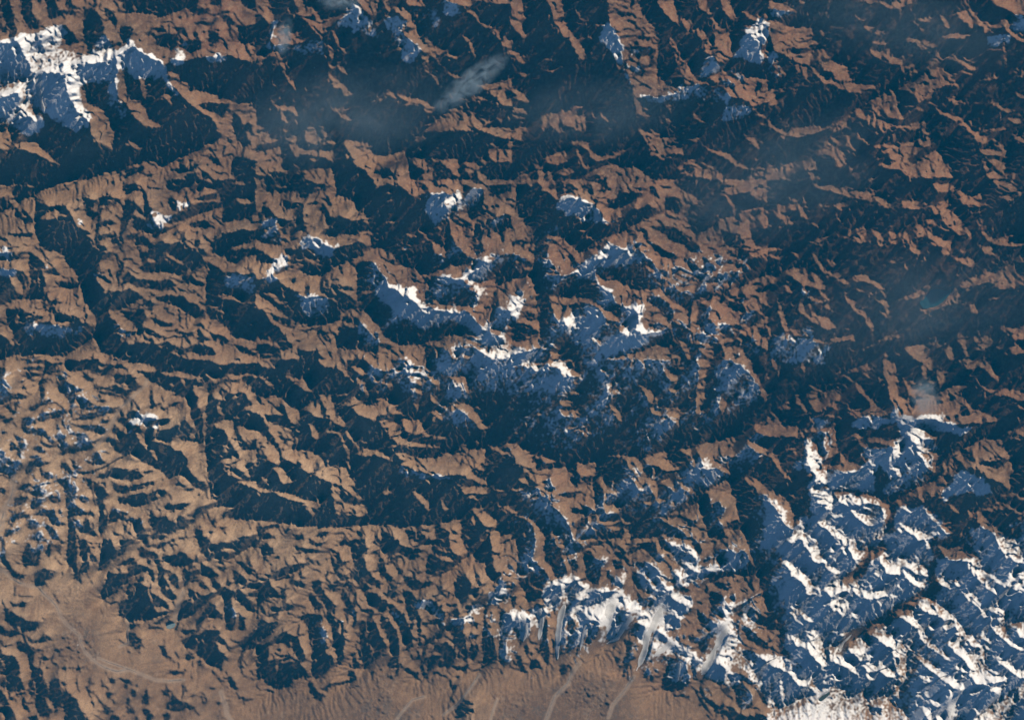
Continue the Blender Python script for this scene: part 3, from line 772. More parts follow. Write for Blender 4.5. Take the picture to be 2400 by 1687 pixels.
L 12,95 24,92 28,98 24,108 20,112 19,122 17,115 20,105 10,108
D 48,126 55,136 62,140 58,145 50,140 46,130
D 62,121 66,128 70,132 72,138 68,130
D 86,105 94,112 90,116 86,113
D 128,108 124,125 122,130 126,120
D 160,95 170,92 176,96 180,102 178,110 172,115 165,112 158,105
D 184,100 190,98 188,110 185,108
D 193,94 200,95 198,105 194,110 190,104
D 182,32 188,30 192,38 196,45 200,50 196,52 192,48 188,55 186,60 182,55 178,50 177,40
D 160,40 166,42 168,48 164,48
D 218,64 226,66 229,70 229,78 226,84 224,92 224,102 222,115 218,108 217,95 220,85 218,76
D 212,45 216,50 229,46 229,50 220,56 214,60 210,55
D 190,74 197,74 202,76 196,78
D 190,84 200,85 196,90 190,90
D 82,117 88,118 90,126 84,130
D 102,118 106,118 104,126
D 150,125 148,118 153,120
D 175,130 182,130 178,135
D 186,139 190,150 188,158 180,160 178,152
D 3,8 8,2 10,12 8,20 5,15
D 34,5 45,8 52,8 60,10 55,12 45,12 36,10
D 45,0 52,3 62,2 58,6 48,5
O 1200,1265
D 3,0 22,0 20,10 18,18 24,22 30,28 34,35 30,40 28,45 20,42 12,38 8,34 4,30 5,15
D 6,34 14,40 20,44 28,46 28,50 24,54 18,56 15,58 12,48 8,42
D 30,0 38,0 40,6 44,8 45,16 48,25 50,30 45,34 38,33 36,25 30,20 28,10
D 44,0 54,0 58,2 63,5 66,8 70,4 80,1 92,0 80,4 72,6 65,10 55,13 48,14 44,12 48,8
D 53,18 58,18 60,25 55,28
D 64,12 70,10 74,16 80,18 86,16 84,22 80,26 80,34 78,40 70,39 67,34 66,26 64,20
D 92,3 100,8 103,12 98,20 92,14
D 90,18 98,20 100,26 92,27
D 86,28 92,34 100,40 98,44 90,40 85,34
D 105,8 114,3 130,2 130,9 135,16 140,20 145,28 150,38 155,42 160,46 152,47 146,44 144,34 142,26 136,20 128,18 122,12 118,8 112,10 106,14
D 110,20 120,20 128,24 134,30 130,32 135,40 138,46 132,50 130,44 125,36 118,28 112,26
D 108,28 116,30 122,36 126,42 132,48 130,54 126,50 118,46 112,44 108,38
D 112,46 118,52 128,55 132,52 125,58 118,61 113,56
D 130,0 140,2 150,8 158,12 166,18 164,22 158,20 152,20 160,26 168,30 170,26 178,28 184,30 175,34 165,36 160,40 156,38 158,30 150,22 142,12 135,8
D 160,0 170,4 170,14 166,12
D 182,8 196,9 200,12 206,8 212,14 216,22 223,28 223,32 212,33 200,32 188,34 180,40 175,36 184,28 190,25 184,18 180,12
D 223,0 230,0 230,50 226,50 225,38 223,20
D 180,38 188,38 196,42 194,46 186,44
D 178,46 190,50 190,56 182,58 190,62 192,70 186,70 180,64 176,52
D 198,62 205,58 215,52 224,50 212,58 204,64 196,68
D 166,62 176,70 185,76 178,82 170,78 166,70
D 44,40 45,48 42,52 44,58 40,62 38,68 36,60 34,54 26,52 30,46 34,42 40,40
D 48,40 56,37 60,40 65,44 60,48 56,52 60,54 70,52 66,48 72,45 82,47 95,46 88,52 80,56 74,58 68,60 62,58 58,60 54,62 48,75 46,88 44,105 38,110 40,95 41,80 43,70 48,60 50,52 47,46
D 50,68 56,72 56,80 60,85 56,98 48,100 50,85
D 12,64 20,58 28,58 30,64 31,72 32,88 34,105 32,113 28,108 24,98 24,84 24,76 22,68 16,66
D 4,68 12,70 17,72 16,80 14,90 8,94 4,85 0,78
D 62,62 68,70 75,74 68,74 66,82 64,92 60,100 57,106 59,92 62,80 62,72 56,66
D 68,75 76,76 80,82 76,88 68,94 64,98 68,86
D 95,62 105,64 115,63 112,70 105,76 104,84 98,90 88,95 82,95 85,88 90,82 94,75 94,68
D 88,75 92,66 94,72 90,82 84,90
D 106,78 112,74 120,78 118,84 122,88 115,90 108,86
D 102,90 108,92 106,100 110,106 104,112 101,122 99,122 100,110 102,100
D 92,104 98,106 95,112 92,110
D 135,48 140,48 146,54 155,58 162,62 158,68 150,68 145,62 138,66 134,60 136,56 130,60 122,64 122,62
D 128,56 132,60 126,60 122,60
D 114,68 122,68 118,72
D 136,68 142,66 150,70 152,78 145,82 138,80
D 127,80 135,84 142,92 150,96 160,104 156,106 148,102 142,98 134,92 128,86 125,100 118,112 114,117 116,106 120,96 124,92
D 157,85 168,88 168,94 160,92
D 168,90 175,85 184,78 190,74 192,80 186,84 180,86 176,92 174,100 170,102 167,96
D 188,86 192,80 194,88 188,98 184,104 182,110 178,118 174,122 170,130 172,140 180,144 188,152 198,160 192,158 180,150 170,142 168,136 170,125 176,115 182,105
D 135,105 148,106 155,110 158,118 160,128 154,134 145,136 134,134 135,122 140,112
D 162,102 168,110 164,118 166,124 170,126 162,124 160,112
D 206,100 215,98 222,105 229,110 229,150 224,145 222,138 225,130 218,120 212,112 210,105
D 178,110 186,110 192,118 190,128 196,132 190,134 185,130 178,126 175,118
D 200,128 208,130 215,138 216,150 206,152 200,146 202,138 195,130
D 193,120 205,120 215,126 222,128 215,131 205,126 196,128
D 205,75 215,80 222,88 229,94 229,100 220,95 210,88
D 206,55 215,60 225,68 229,72 229,80 220,76 212,70 207,64
D 190,152 202,154 210,158 222,156 229,158 229,161 195,161
D 123,120 128,122 126,128 123,128
D 2,103 8,105 10,112 12,116 8,118 5,112
D 42,112 48,112 50,118 44,122
D 0,50 4,52 3,60 0,62
D 100,60 94,52 100,50
O 1800,1265
D 0,0 230,0 230,162 0,162
L 33,0 43,0 46,10 47,18 53,22 58,26 64,28 63,31 57,28 51,22 44,20 40,14 36,6
L 64,0 72,2 80,3 88,8 100,3 95,12 88,20 82,28 90,38 86,36 80,38 80,30 84,48 78,46 74,40 70,47 62,46 56,50 50,44 60,38 68,34 75,30 82,24 86,20 80,18 78,12 72,16 68,10
L 50,6 58,8 60,12 53,10
L 57,14 63,20 61,20
L 96,12 104,17 112,18 118,16 124,18 128,20 120,25 118,30 110,32 104,28 96,24 90,22 100,22 106,26 108,20
L 102,5 110,12 108,14 103,9
L 124,17 132,20 144,27 143,32 141,42 138,44 130,40 122,32 120,26 130,34 138,40 136,32 128,26 122,24
L 88,26 95,30 102,33 95,34 88,30
L 110,36 118,41 122,46 116,42
L 82,41 86,47 95,46 105,46 112,49 120,54 110,52 103,48 98,52 90,54 84,50
L 100,54 108,57 105,58
L 92,58 95,62 93,62
L 55,54 60,53 66,52 72,55 74,60 70,64 62,63 56,60
L 66,70 76,65 82,69 85,72 78,70 70,71
L 10,19 18,20 26,26 34,33 38,40 45,42 48,48 46,51 38,48 34,42 26,36 20,30 15,24
L 22,40 25,42 23,44
L 35,53 39,52 38,56
L 0,50 6,54 11,58 14,64 13,74 12,88 13,96 16,103 25,110 28,120 34,126 40,121 41,130 48,136 45,138 36,132 28,130 24,126 20,120 12,115 2,112 0,108 0,95 5,90 0,85 0,75 8,78 5,70 0,68
L 20,58 30,64 38,70 41,74 44,78 42,88 38,90 34,84 28,78 38,80 40,76 34,74 28,68 22,64
L 20,85 26,88 32,92 40,92 43,85 46,86 50,92 50,98 52,105 52,112 50,117 46,110 40,105 34,96 26,95
L 52,76 60,80 65,84 72,82 73,85 62,86 55,80
L 73,74 80,78 76,78
L 86,78 96,75 105,74 108,82 112,88 120,90 126,97 125,110 124,125 122,128 116,124 108,122 98,118 90,118 84,112 90,110 98,114 100,108 106,114 115,118 118,112 118,106 112,104 112,97 104,94 98,88 90,84
L 65,100 72,92 82,84 84,78 74,86 66,94 60,98 56,93 56,108 64,111 72,114 74,120 80,121 86,125 83,122 78,116 72,110 68,106
L 74,92 82,88 88,92 92,98 84,104 94,102 92,108 82,108 76,102 72,98
L 108,68 120,62 126,62 132,70 138,78 142,84 146,92 152,98 160,104 167,108 160,107 150,100 142,94 136,88 134,80 128,76 122,70 112,70
L 125,57 136,50 145,52 152,58 160,62 166,68 168,72 172,75 178,84 186,86 192,94 194,102 194,112 200,116 210,120 213,126 205,125 195,127 186,128 180,122 180,115 174,106 168,102 164,96 158,90 168,92 170,86 160,84 154,80 158,76 168,74 165,70 158,72 152,68 146,66 138,62 130,60
D 158,80 168,78 170,82 162,85
D 174,94 190,95 190,102 178,102
L 131,100 138,104 148,112 158,118 165,122 172,130 168,132 160,128 152,122 144,116 138,110 132,106
L 167,117 172,113 178,118 172,118
L 136,121 144,120 145,126 141,129
L 129,115 135,120 132,118
L 148,36 156,34 160,38 164,45 154,40
L 160,35 170,35 178,40 180,46 186,50 190,55 192,62 196,68 193,69 188,62 182,55 175,50 174,44 166,40
L 180,22 186,26 195,28 204,34 212,38 215,30 225,28 229,30 229,48 222,46 212,42 204,38 196,34 200,42 205,46 204,48 196,44 188,36 182,28
L 152,3 160,8 172,6 180,12 188,14 190,20 194,26 188,24 180,20 165,18 158,14
L 140,0 146,8 142,8
L 205,0 220,0 226,8 226,14 229,16 229,22 222,20 212,12 206,6
L 198,60 206,60 213,66 208,66 200,64
L 205,52 207,60 205,58
L 205,68 212,68 212,80 214,88 222,94 229,98 225,98 214,92 206,84 198,76 208,78
L 215,75 229,73 229,88 224,86 220,80
L 178,66 180,68
L 199,102 208,104 216,110 222,114 229,118 229,124 220,120 214,114 206,110
L 185,69 190,71
L 10,126 13,126 15,138 15,152 13,145 11,134
L 50,122 58,120 64,126 58,130 50,128
L 8,152 20,148 30,142 40,140 50,134 60,131 70,135 72,142 80,140 85,136 90,145 98,142 105,140 112,142 118,150 125,158 128,161 0,161 0,140 6,145
D 90,150 102,150 100,156 92,156
L 112,130 118,132 118,142 112,140
L 132,139 143,135 144,146 138,142
L 135,148 145,150 144,161 140,156
L 160,148 165,142 168,148 168,158 162,161 160,155
L 172,126 175,130 173,138 170,132
L 178,136 190,134 180,138
L 196,131 208,131 208,138 200,136
L 180,161 190,152 200,150 210,142 212,138 218,142 222,132 229,126 229,134 222,145 216,150 208,156 215,161
L 150,155 155,158 155,161 150,161
H 0,844
D 0,7 5,7 7,11 5,16 5,23 8,30 11,34 15,37 20,34 28,36 26,40 12,40 4,45 0,47
D 28,0 32,0 33,3 27,4
D 34,2 44,0 45,3 38,4
D 30,7 38,7 40,5 44,8 40,11 30,11 25,10
D 28,13 40,14 40,16 30,18 38,21 29,20 24,16
D 46,0 50,2 54,3 62,2 64,4 56,8 62,12 54,13 50,10 53,15 46,15 43,18 48,20 56,20 46,21 50,24 43,24 46,30 46,40 42,40 41,33 39,28 40,22 42,16 44,12 46,5
D 64,0 100,0 104,4 112,4 120,6 112,14 104,15 97,14 92,10 86,10 80,12 74,12 69,10 66,5
D 84,13 88,15 92,18 98,19 96,22 88,20 85,17
D 57,14 64,16 68,20 72,24 80,28 87,29 80,33 77,36 86,38 92,42 97,46 106,47 116,49 124,47 130,40 131,42 120,49 117,54 104,58 92,61 76,62 84,56 92,54 88,50 84,52 82,46 77,40 74,52 76,60 72,56 72,46 68,38 60,31 58,24
L 90,47 95,50 104,52 94,53 90,54
D 96,24 104,28 114,26 118,24 122,28 131,32 131,38 128,36 120,37 112,36 106,34 110,32 118,34 120,33 108,30 100,31 97,28
D 112,16 124,15 131,14 131,24 128,23 124,26 118,22 118,19
D 99,42 106,40 110,42 104,44
D 118,8 128,10 131,12 126,5 120,2
D 70,62 76,64 80,68 88,72 98,74 108,76 104,70 96,67 84,67 76,66
D 92,66 104,66 110,72 104,76 94,72
D 60,75 68,77 68,84 72,89 80,85 80,78 70,76 84,74 90,76 94,86 98,88 92,81 88,74 92,82 98,83 106,78 100,84 92,92 62,92 60,84 57,78
D 36,46 44,42 52,40 54,42 46,46 38,50 32,52 30,48
D 44,52 50,55 56,52 64,50 69,53 64,58 54,61 52,57 46,62 42,63 38,62 40,58
D 24,60 30,58 36,62 38,65 33,66 28,66 26,68 36,70 44,70 36,76 30,76 24,72 22,70 22,64
D 58,66 60,66 62,72 58,72
D 64,60 67,66 66,70 63,64
D 6,46 12,44 12,50 18,52 14,56 8,50 4,49
D 14,44 20,42 20,47 16,50
D 0,56 6,57 5,60 0,60
D 6,60 14,59 12,62 6,66 3,62
D 14,76 18,78 26,82 20,84 16,81
D 12,82 18,88 22,92 10,92
D 18,84 28,86 24,92 20,88
D 42,70 48,74 50,78 58,84 54,87 46,80 38,76
D 42,82 48,86 58,88 50,90 44,88
D 35,88 42,88 44,92 36,92
D 116,66 122,70 131,78 131,92 118,92 112,84 106,84 112,78 118,82 124,84 116,76
L 114,74 122,80 126,82 120,80
D 120,48 126,50 128,58 131,62 131,70 126,67 120,62 124,58 121,52
D 106,61 112,62 108,66 102,64
H 300,844
D 0,0 80,0 88,2 96,5 104,4 110,3 131,3 131,14 122,14 114,16 104,15 96,18 86,18 82,22 78,24 72,18 68,16 60,14 52,11 42,12 34,13 38,16 52,17 62,20 70,20 76,24 78,27 68,26 66,30 70,36 73,39 70,44 74,49 77,56 77,74 78,84 74,86 70,84 70,74 68,64 64,58 63,46 60,40 54,37 48,33 40,31 34,28 26,22 20,22 16,16 8,11 14,11 24,13 30,12 27,7 22,5 14,3 4,3 0,2
D 0,14 4,15 8,22 12,26 16,26 10,30 4,33 0,36 0,30 4,30 0,25
D 5,40 8,44 14,50 12,53 8,48
D 23,28 25,38 28,46 36,44 30,48 22,50 22,38
D 42,44 54,43 48,47 42,48
D 33,50 40,48 44,46 38,52
D 0,52 8,52 13,56 16,60 16,64 11,60 2,60 0,58
D 14,60 22,58 30,60 34,60 38,59 44,60 42,64 36,67 28,68 24,66 27,70 26,77 25,78 34,78 44,76 56,74 60,73 64,76 62,78 70,82 76,84 74,86 66,84 54,82 50,80 58,78 54,76 48,80 44,85 34,82 25,80 30,84 40,86 48,90 50,92 20,92 18,82 20,74 19,68
L 26,66 29,68 36,68 46,64 52,62 50,64 42,69 34,71 26,70
D 36,59 44,60 42,62 36,66 34,62
D 34,72 44,70 52,66 54,62 60,62 66,70 69,73 68,76 60,74 48,76 36,78 28,77
D 0,62 6,66 12,68 16,74 20,72 22,82 24,92 0,92
L 8,74 14,76 18,82 22,92 16,88 12,84
L 3,62 11,62 17,66 18,72 14,72 10,66 4,66
D 68,22 76,24 78,27 72,28
D 83,23 96,18 97,20 110,20 116,24 108,22 98,22 96,24 90,28 85,36 80,32 82,28
L 83,21 90,18 95,20 90,24
D 118,18 128,16 131,20 131,36 128,34 126,26 120,24 117,22
D 84,40 88,38 92,40 99,41 98,36 92,33 97,28 104,34 110,34 112,31 120,34 126,42 128,46 120,48 118,52 124,51 131,55 131,72 124,70 116,69 112,68 114,76 120,82 126,88 128,84 124,82 131,80 131,92 118,92 112,84 110,74 106,62 98,61 88,64 91,70 100,73 102,80 108,88 110,92 79,92 80,84 84,74 84,60 83,48
L 92,46 96,50 98,57 93,54
L 102,50 106,54 104,55
L 106,60 112,57 116,60
L 92,84 98,87 108,91 100,90
H 0,1055
D 0,0 6,0 6,8 10,8 13,11 18,10 23,13 24,18 18,22 14,26 10,29 7,24 0,21
D 18,0 23,0 22,6 20,8 18,4
D 36,0 46,0 47,2 40,2
D 30,6 40,5 43,7 44,12 46,14 42,18 44,23 48,26 42,27 40,22 41,17 36,17 32,22 26,25 26,19 30,12 38,10 32,9
D 46,22 50,22 56,26 54,29 47,29
D 62,0 88,0 80,3 70,3 62,6
D 62,12 68,13 74,20 79,24 78,26 72,24 66,19 62,18
D 72,8 78,12 76,14 84,18 78,19 86,22 94,21 102,19 111,14 120,9 128,5 122,4 114,0 131,0 131,4 122,10 112,16 104,20 96,23 86,25 80,24 78,20 74,14
D 84,7 88,10 92,14 98,15 94,10 95,5 98,2 103,3 104,8 110,11 106,14 100,15 92,12
D 98,28 108,22 114,21 115,18 131,18 131,31 126,30 120,29 112,27 104,29
D 88,28 94,29 100,34 106,38 110,42 112,46 106,52 108,56 110,62 110,70 111,76 106,84 103,88 101,84 102,70 102,58 98,52 94,44 90,36
D 116,32 120,35 128,36 131,34 131,44 120,44 116,40
D 121,48 131,47 131,56 122,54
D 58,28 66,28 72,28 73,34 78,38 80,42 78,46 82,48 74,52 76,54 84,60 90,63 97,65 96,68 88,66 78,66 76,68 84,76 88,82 90,86 82,84 78,80 76,70 78,86 80,92 70,92 70,76 69,60 68,48 64,38 58,32
D 88,68 92,74 96,82 100,87 94,88 88,82 86,76
D 92,62 96,64 97,69 93,66
D 82,47 88,46 92,50 86,55 82,52
D 20,38 26,33 30,33 33,36 28,38 25,40 30,43 26,42 20,42
D 30,42 34,36 38,36 44,40 48,44 42,47 38,48 32,46
D 16,50 22,46 30,48 28,52 20,56 14,58
D 34,50 36,48 42,50 48,48 46,52 42,55 36,60 32,60 32,54
D 50,47 54,46 60,48 64,52 56,54 51,52
D 41,60 46,60 52,61 56,60 58,66 62,72 68,76 60,78 52,74 50,68 46,67 42,68 40,64
D 60,61 64,62 64,66 60,65
D 14,64 24,63 32,66 31,69 22,70 12,74 8,73 12,68
D 28,72 34,70 40,74 38,79 32,81 28,80
D 46,74 52,76 58,84 64,92 56,92 50,84 45,78
D 8,82 16,80 22,78 18,83 8,88 4,88
D 34,86 42,83 46,90 40,92 30,92
D 48,32 54,33 52,35 48,34
D 0,38 4,37 8,42 4,45 0,42
D 16,15 22,16 20,18 16,17
D 115,60 120,60 124,66 131,72 131,76 122,70 116,74 112,76 112,66
D 122,62 128,62 131,66 126,68
D 84,28 88,30 84,34
D 104,32 108,32 110,37 106,36
D 126,76 131,80 131,86 128,84
H 300,1055
D 0,0 20,0 26,6 32,14 28,6 24,0 53,0 58,5 62,8 61,16 64,22 68,27 74,30 80,36 85,40 84,36 83,28 82,14 79,5 78,0 110,0 114,6 117,10 108,7 98,9 93,12 104,14 112,18 120,24 125,28 122,18 120,15 124,12 131,15 131,32 120,31 112,32 118,35 131,40 131,68 118,69 112,66 106,65 107,60 106,58 96,58 88,58 78,63 71,69 64,72 58,70 62,76 70,72 66,68 60,66 68,64 72,58 80,56 92,53 86,49 82,44 76,41 70,39 66,37 60,30 55,26 50,26 42,29 36,24 30,20 26,18 18,14 10,9 6,4 0,3
L 98,19 104,20 112,26 119,30 112,30 106,26
D 14,22 24,20 26,21 18,24
D 0,20 10,21 16,25 14,28 6,31 0,32
D 10,35 20,33 26,31 27,34 18,38 8,41 0,43 0,37
D 14,43 22,46 24,42 32,39 40,42 38,46 30,51 18,56 10,58 2,58 0,52 0,46 8,45
D 55,40 62,39 68,40 62,42
D 36,58 40,54 50,55 58,53 64,55 58,60 48,62 40,62
D 42,45 45,50 43,50
D 28,58 34,61 32,63
D 18,60 20,66 24,69 20,67
D 0,70 4,68 10,71 12,68 14,74 18,80 24,83 25,78 22,74 28,74 34,78 40,80 47,82 36,84 28,82 26,88 34,92 30,92 22,86 20,92 10,92 8,84 4,78 2,74
D 22,62 30,68 40,68 44,72 51,75 50,68 58,68 60,74 62,78 54,82 46,84 40,88 34,92 24,84 40,83 47,82 36,80 28,74 22,72
L 40,66 46,68 51,75 46,71
D 68,78 76,82 78,88 82,90 80,92 69,92
D 52,88 58,90 60,92 52,92
D 98,64 106,62 100,68 96,70
D 82,84 88,82 86,86
D 112,90 120,88 131,86 131,92 116,92
D 94,78 102,80 96,82
D 84,74 90,70 88,76
H 0,1265
D 2,0 5,0 6,8 6,16 10,22 12,27 18,34 24,35 27,35 26,38 20,41 14,40 10,34 7,28 3,23 1,18 2,8
D 28,4 33,2 30,8 38,8 44,4 46,8 42,14 42,18 40,24 36,27 30,26 25,27 22,22 24,12
D 36,0 42,0 40,4
D 48,0 52,0 53,10 52,16 49,18 47,12 50,8
D 48,28 52,30 56,33 55,37 48,42 46,46 40,48 36,49 35,42 36,34 42,31
D 54,4 60,6 65,7 60,8 55,6
D 60,0 66,0 67,3 63,4
D 69,0 78,0 78,6 80,14 79,22 80,28 83,33 83,40 84,44 80,42 76,40 75,32 70,26 68,20 69,10
D 80,0 88,0 92,8 94,14 100,18 100,22 96,24 92,20 92,30 88,34 84,36 82,32 82,26 86,22 82,14
L 80,20 84,16 84,24 80,32 78,28
D 90,1 100,3 94,4
D 93,6 100,8 96,9
D 106,0 115,0 116,6 121,10 124,8 124,0 131,0 131,6 124,16 116,20 111,27 106,30 101,30 102,22 104,12
D 124,22 131,20 131,25 126,26
D 110,32 116,34 124,34 131,33 131,42 124,48 120,54 112,58 107,61 102,60 104,50 108,42
D 116,26 122,30 128,33 122,32
D 131,48 128,54 131,58
D 122,64 126,62 131,60 131,80 126,80 122,78 121,70
L 124,71 127,72 127,77 125,76
D 5,68 10,72 16,74 22,78 30,81 38,83 44,84 40,89 34,92 18,92 14,90 10,85 6,82 7,76
D 0,85 4,88 10,92 0,92
D 11,62 18,65 24,62 28,66 24,69 20,67 14,68
D 55,54 58,60 62,66 60,64 56,58
D 45,78 48,79 46,80
H 300,1265
D 0,0 10,0 4,4 0,8
D 12,0 18,0 22,4 16,6
D 16,5 28,5 29,7 18,8
D 10,6 16,9 24,11 30,14 31,18 24,18 14,18 12,14
D 35,5 38,6 37,12 35,10
D 44,0 48,0 47,8 49,11 46,10 44,6
D 34,14 38,15 36,17
D 0,18 8,18 6,22 10,23 14,26 20,28 26,30 27,36 28,42 26,44 22,36 20,32 12,34 4,38 0,40 0,30 6,25 0,24
D 20,20 24,20 23,25 20,25
D 25,19 33,20 34,26 40,30 44,32 40,34 36,36 38,40 42,46 46,54 50,57 50,61 44,62 38,58 34,53 32,46 30,40 31,30 28,24
D 42,36 48,34 52,40 53,48 50,51 46,46 42,40
D 35,18 42,15 50,15 54,20 50,14 52,12 60,13 62,17 68,20 71,23 65,24 70,28 62,30 61,26 56,28 50,26 44,26 40,22 36,23 35,20
L 48,15 51,18 55,20 53,20
D 57,28 62,31 68,32 72,30 74,34 66,40 60,46 57,49 57,38 56,32
D 8,40 14,38 17,38 17,42 10,43
D 0,46 8,44 12,43 18,46 22,50 30,57 38,62 41,66 43,74 42,76 32,78 24,82 16,84 10,83 4,82 0,76
L 2,48 8,50 9,52 2,52
D 70,0 82,0 86,3 92,5 96,2 112,1 110,4 118,0 131,0 131,7 122,10 114,15 108,18 100,21 92,20 86,18 83,21 80,20 78,14 74,13 75,8 72,4
L 94,9 100,8 108,10 110,13 104,14 96,11
L 82,9 86,13 84,15
D 75,23 80,26 86,30 88,34 94,36 92,39 88,38 92,44 96,46 96,48 106,50 110,54 114,50 120,55 124,62 130,66 131,70 128,75 122,72 116,68 112,62 108,58 106,60 104,57 108,66 107,70 110,74 111,84 108,92 100,92 99,80 98,62 96,58 90,56 88,58 84,60 80,66 74,72 64,78 57,80 52,82 50,92 72,92 76,84 80,80 84,79 92,80 98,82 96,76 92,72 90,66 84,64 80,70 76,76 70,82 70,92 48,92 50,82 52,74 53,66 58,62 64,64 68,66 66,60 62,58 62,50 68,52 74,55 80,56 88,54 92,52 86,48 84,42 80,38 74,36 74,28
D 72,42 80,46 85,52 80,50 74,48
D 108,30 114,34 120,38 122,42 131,44 131,50 124,50 120,46 114,44 110,46 108,40
D 110,24 116,22 121,26 128,28 131,34 130,37 124,36 118,30 114,26
D 122,14 124,20 128,26 124,27 121,22
D 92,19 96,22 100,25 96,26 93,23
D 88,26 94,28 102,28 98,32 92,30
D 123,54 131,55 131,59 124,58
D 113,74 120,80 120,92 113,92
D 102,40 106,44 104,47 100,46
D 0,78 6,82 8,88 4,92 0,92
D 25,86 34,80 42,77 38,81 30,87
D 85,72 92,72 92,75 86,76
H 0,1476
D 0,0 36,0 24,3 14,5 8,6 3,4 0,2
D 28,4 34,8 36,12 42,8 46,4 52,6 55,9 48,11 40,12 36,13 30,9
D 20,9 26,13 34,18 38,21 36,25 36,30 34,34 38,37 43,38 46,44 46,50 42,54 37,53 37,62 34,68 31,64 30,54 34,50 32,40 31,30 30,26 24,22 18,18
D 36,19 42,18 46,21 40,22
D 43,24 48,26 52,29 46,30
D 48,36 52,37 50,39
D 0,14 3,18 4,24 10,25 14,24 18,28 20,32 22,38 23,44 14,46 6,45 0,44
L 2,28 5,32 7,38 4,35
D 6,46 14,46 20,46 24,50 26,56 27,60 20,62 12,63 8,60 6,52
D 0,56 4,62 8,68 11,73 10,76 4,76 0,72
D 10,66 16,68 14,72 10,70
D 18,64 28,62 24,66 18,68
D 25,68 29,74 32,80 30,82 26,80 24,76
D 0,80 6,76 12,78 16,82 18,88 22,92 6,92 6,86
D 38,53 44,54 47,50 50,58 53,66 52,58 54,50 58,46 62,50 64,58 70,60 76,68 81,70 83,78 88,82 92,88 97,92 68,92 68,80 62,77 58,80 54,72 46,66 48,72 54,80 56,82 50,88 46,89 42,86 38,80 37,72 38,62
D 58,18 62,18 66,19 62,21 58,20
D 64,38 68,36 70,38 66,40
D 64,50 68,52 70,55 66,56
D 88,54 92,60 98,63 99,64 92,63 88,58
D 90,48 98,54 94,55
D 110,62 116,62 115,68 112,70 109,66
D 104,44 106,52 110,56 106,58
D 112,48 118,50 120,54 114,54
D 108,76 114,78 116,83 110,86 107,80
D 116,70 120,72 118,75
D 113,88 118,86 124,90 122,92 113,92
D 98,84 102,86 101,89
D 30,88 38,86 42,90 34,92
D 58,30 60,36 58,38
D 79,38 84,40 80,41
D 128,54 131,58 128,60
D 0,8 4,10 6,14 10,15 4,16
H 300,1476
D 0,2 6,3 10,6 15,9 14,14 12,20 8,18 4,14 0,10
D 0,21 4,22 2,24 0,24
D 32,15 37,16 40,22 42,28 38,28 35,24
D 42,26 45,30 43,32
D 54,0 78,0 70,2 66,5 60,5 56,3
D 80,0 92,0 96,6 100,12 104,17 108,18 112,16 120,8 124,4 131,0 130,14 122,19 118,24 117,30 116,38 118,46 122,53 119,48 116,44 114,34 117,18 110,17 106,20 103,17 96,14 92,11 88,10 92,16 95,22 100,25 102,27 102,32 97,33 95,38 98,42 94,42 92,38 86,38 80,34 78,30 72,27 70,22 72,16 68,18 64,20 60,20 57,17 54,10 60,8 68,4 76,2
D 120,16 131,13 131,18 124,20 120,20
D 104,46 108,52 112,58 114,60 110,62 106,60 104,56 102,50
D 62,24 68,28 62,32 58,30
D 70,33 76,35 77,38 72,37
D 88,44 94,50 100,53 94,53
D 110,64 114,68 120,71 128,72 122,74 114,70
D 42,43 52,42 58,44 48,46
D 55,56 58,57 62,62 60,64 56,61
D 35,62 42,60 46,64 48,68 54,71 62,75 66,80 64,82 60,79 56,82 50,83 44,83 40,80 40,74 44,72 42,68 36,66
L 42,75 46,77 44,80
D 16,64 20,60 22,68 22,76 17,76 15,70
D 4,60 8,60 8,68 5,68
D 0,68 3,70 2,75 0,75
D 0,76 6,80 5,85 0,86
D 76,68 82,70 80,76 77,75
D 90,74 94,74 95,76 92,77
D 16,80 22,82 26,88 22,92 18,88
D 36,86 42,84 44,90 38,92
D 64,76 70,78 68,81
D 124,40 128,42 128,50 126,46
D 8,55 12,56 10,58
H 1800,1265
D 0,0 131,0 131,92 0,92
L 35,0 42,0 43,6 48,4 45,0 50,0 52,8 54,16 58,20 62,22 64,27 70,30 74,33 73,38 66,34 62,31 58,24 52,24 47,22 44,16 42,10 37,6
L 18,0 27,0 29,3 22,3
L 57,7 62,10 66,8 69,13 62,12
L 64,17 68,18 73,24 68,22
L 74,0 88,0 92,3 104,9 103,18 97,26 86,34 82,38 71,42 64,46 57,50 64,58 78,52 84,54 85,44 90,54 95,58 92,44 96,34 100,26 106,16 116,6 110,20 104,28 112,38 116,37 104,30 112,28 120,34 106,25 106,12 118,10 124,16 120,20 131,22 131,36 122,34 118,26 108,14 96,34 98,42 106,45 94,38 88,42 88,20 82,8 78,10 83,18 77,14 78,8
L 94,47 98,52 110,53 118,52 131,58 131,61 118,57 112,61 98,60 97,54
L 11,21 20,21 26,26 33,31 40,37 44,42 46,48 53,47 55,59 50,55 39,55 38,46 32,41 24,38 24,33 19,27
L 58,60 62,64 74,58 83,63 84,70 80,74 76,79 70,73 66,72 62,66
L 76,80 88,74 96,82 90,80 80,79
L 0,58 6,61 12,68 16,76 15,86 13,92 9,86 8,78 4,72 0,76
L 23,67 30,71 38,76 46,82 46,86 38,81 28,75
L 114,62 122,66 118,65
L 100,92 108,87 120,86 121,92
"""
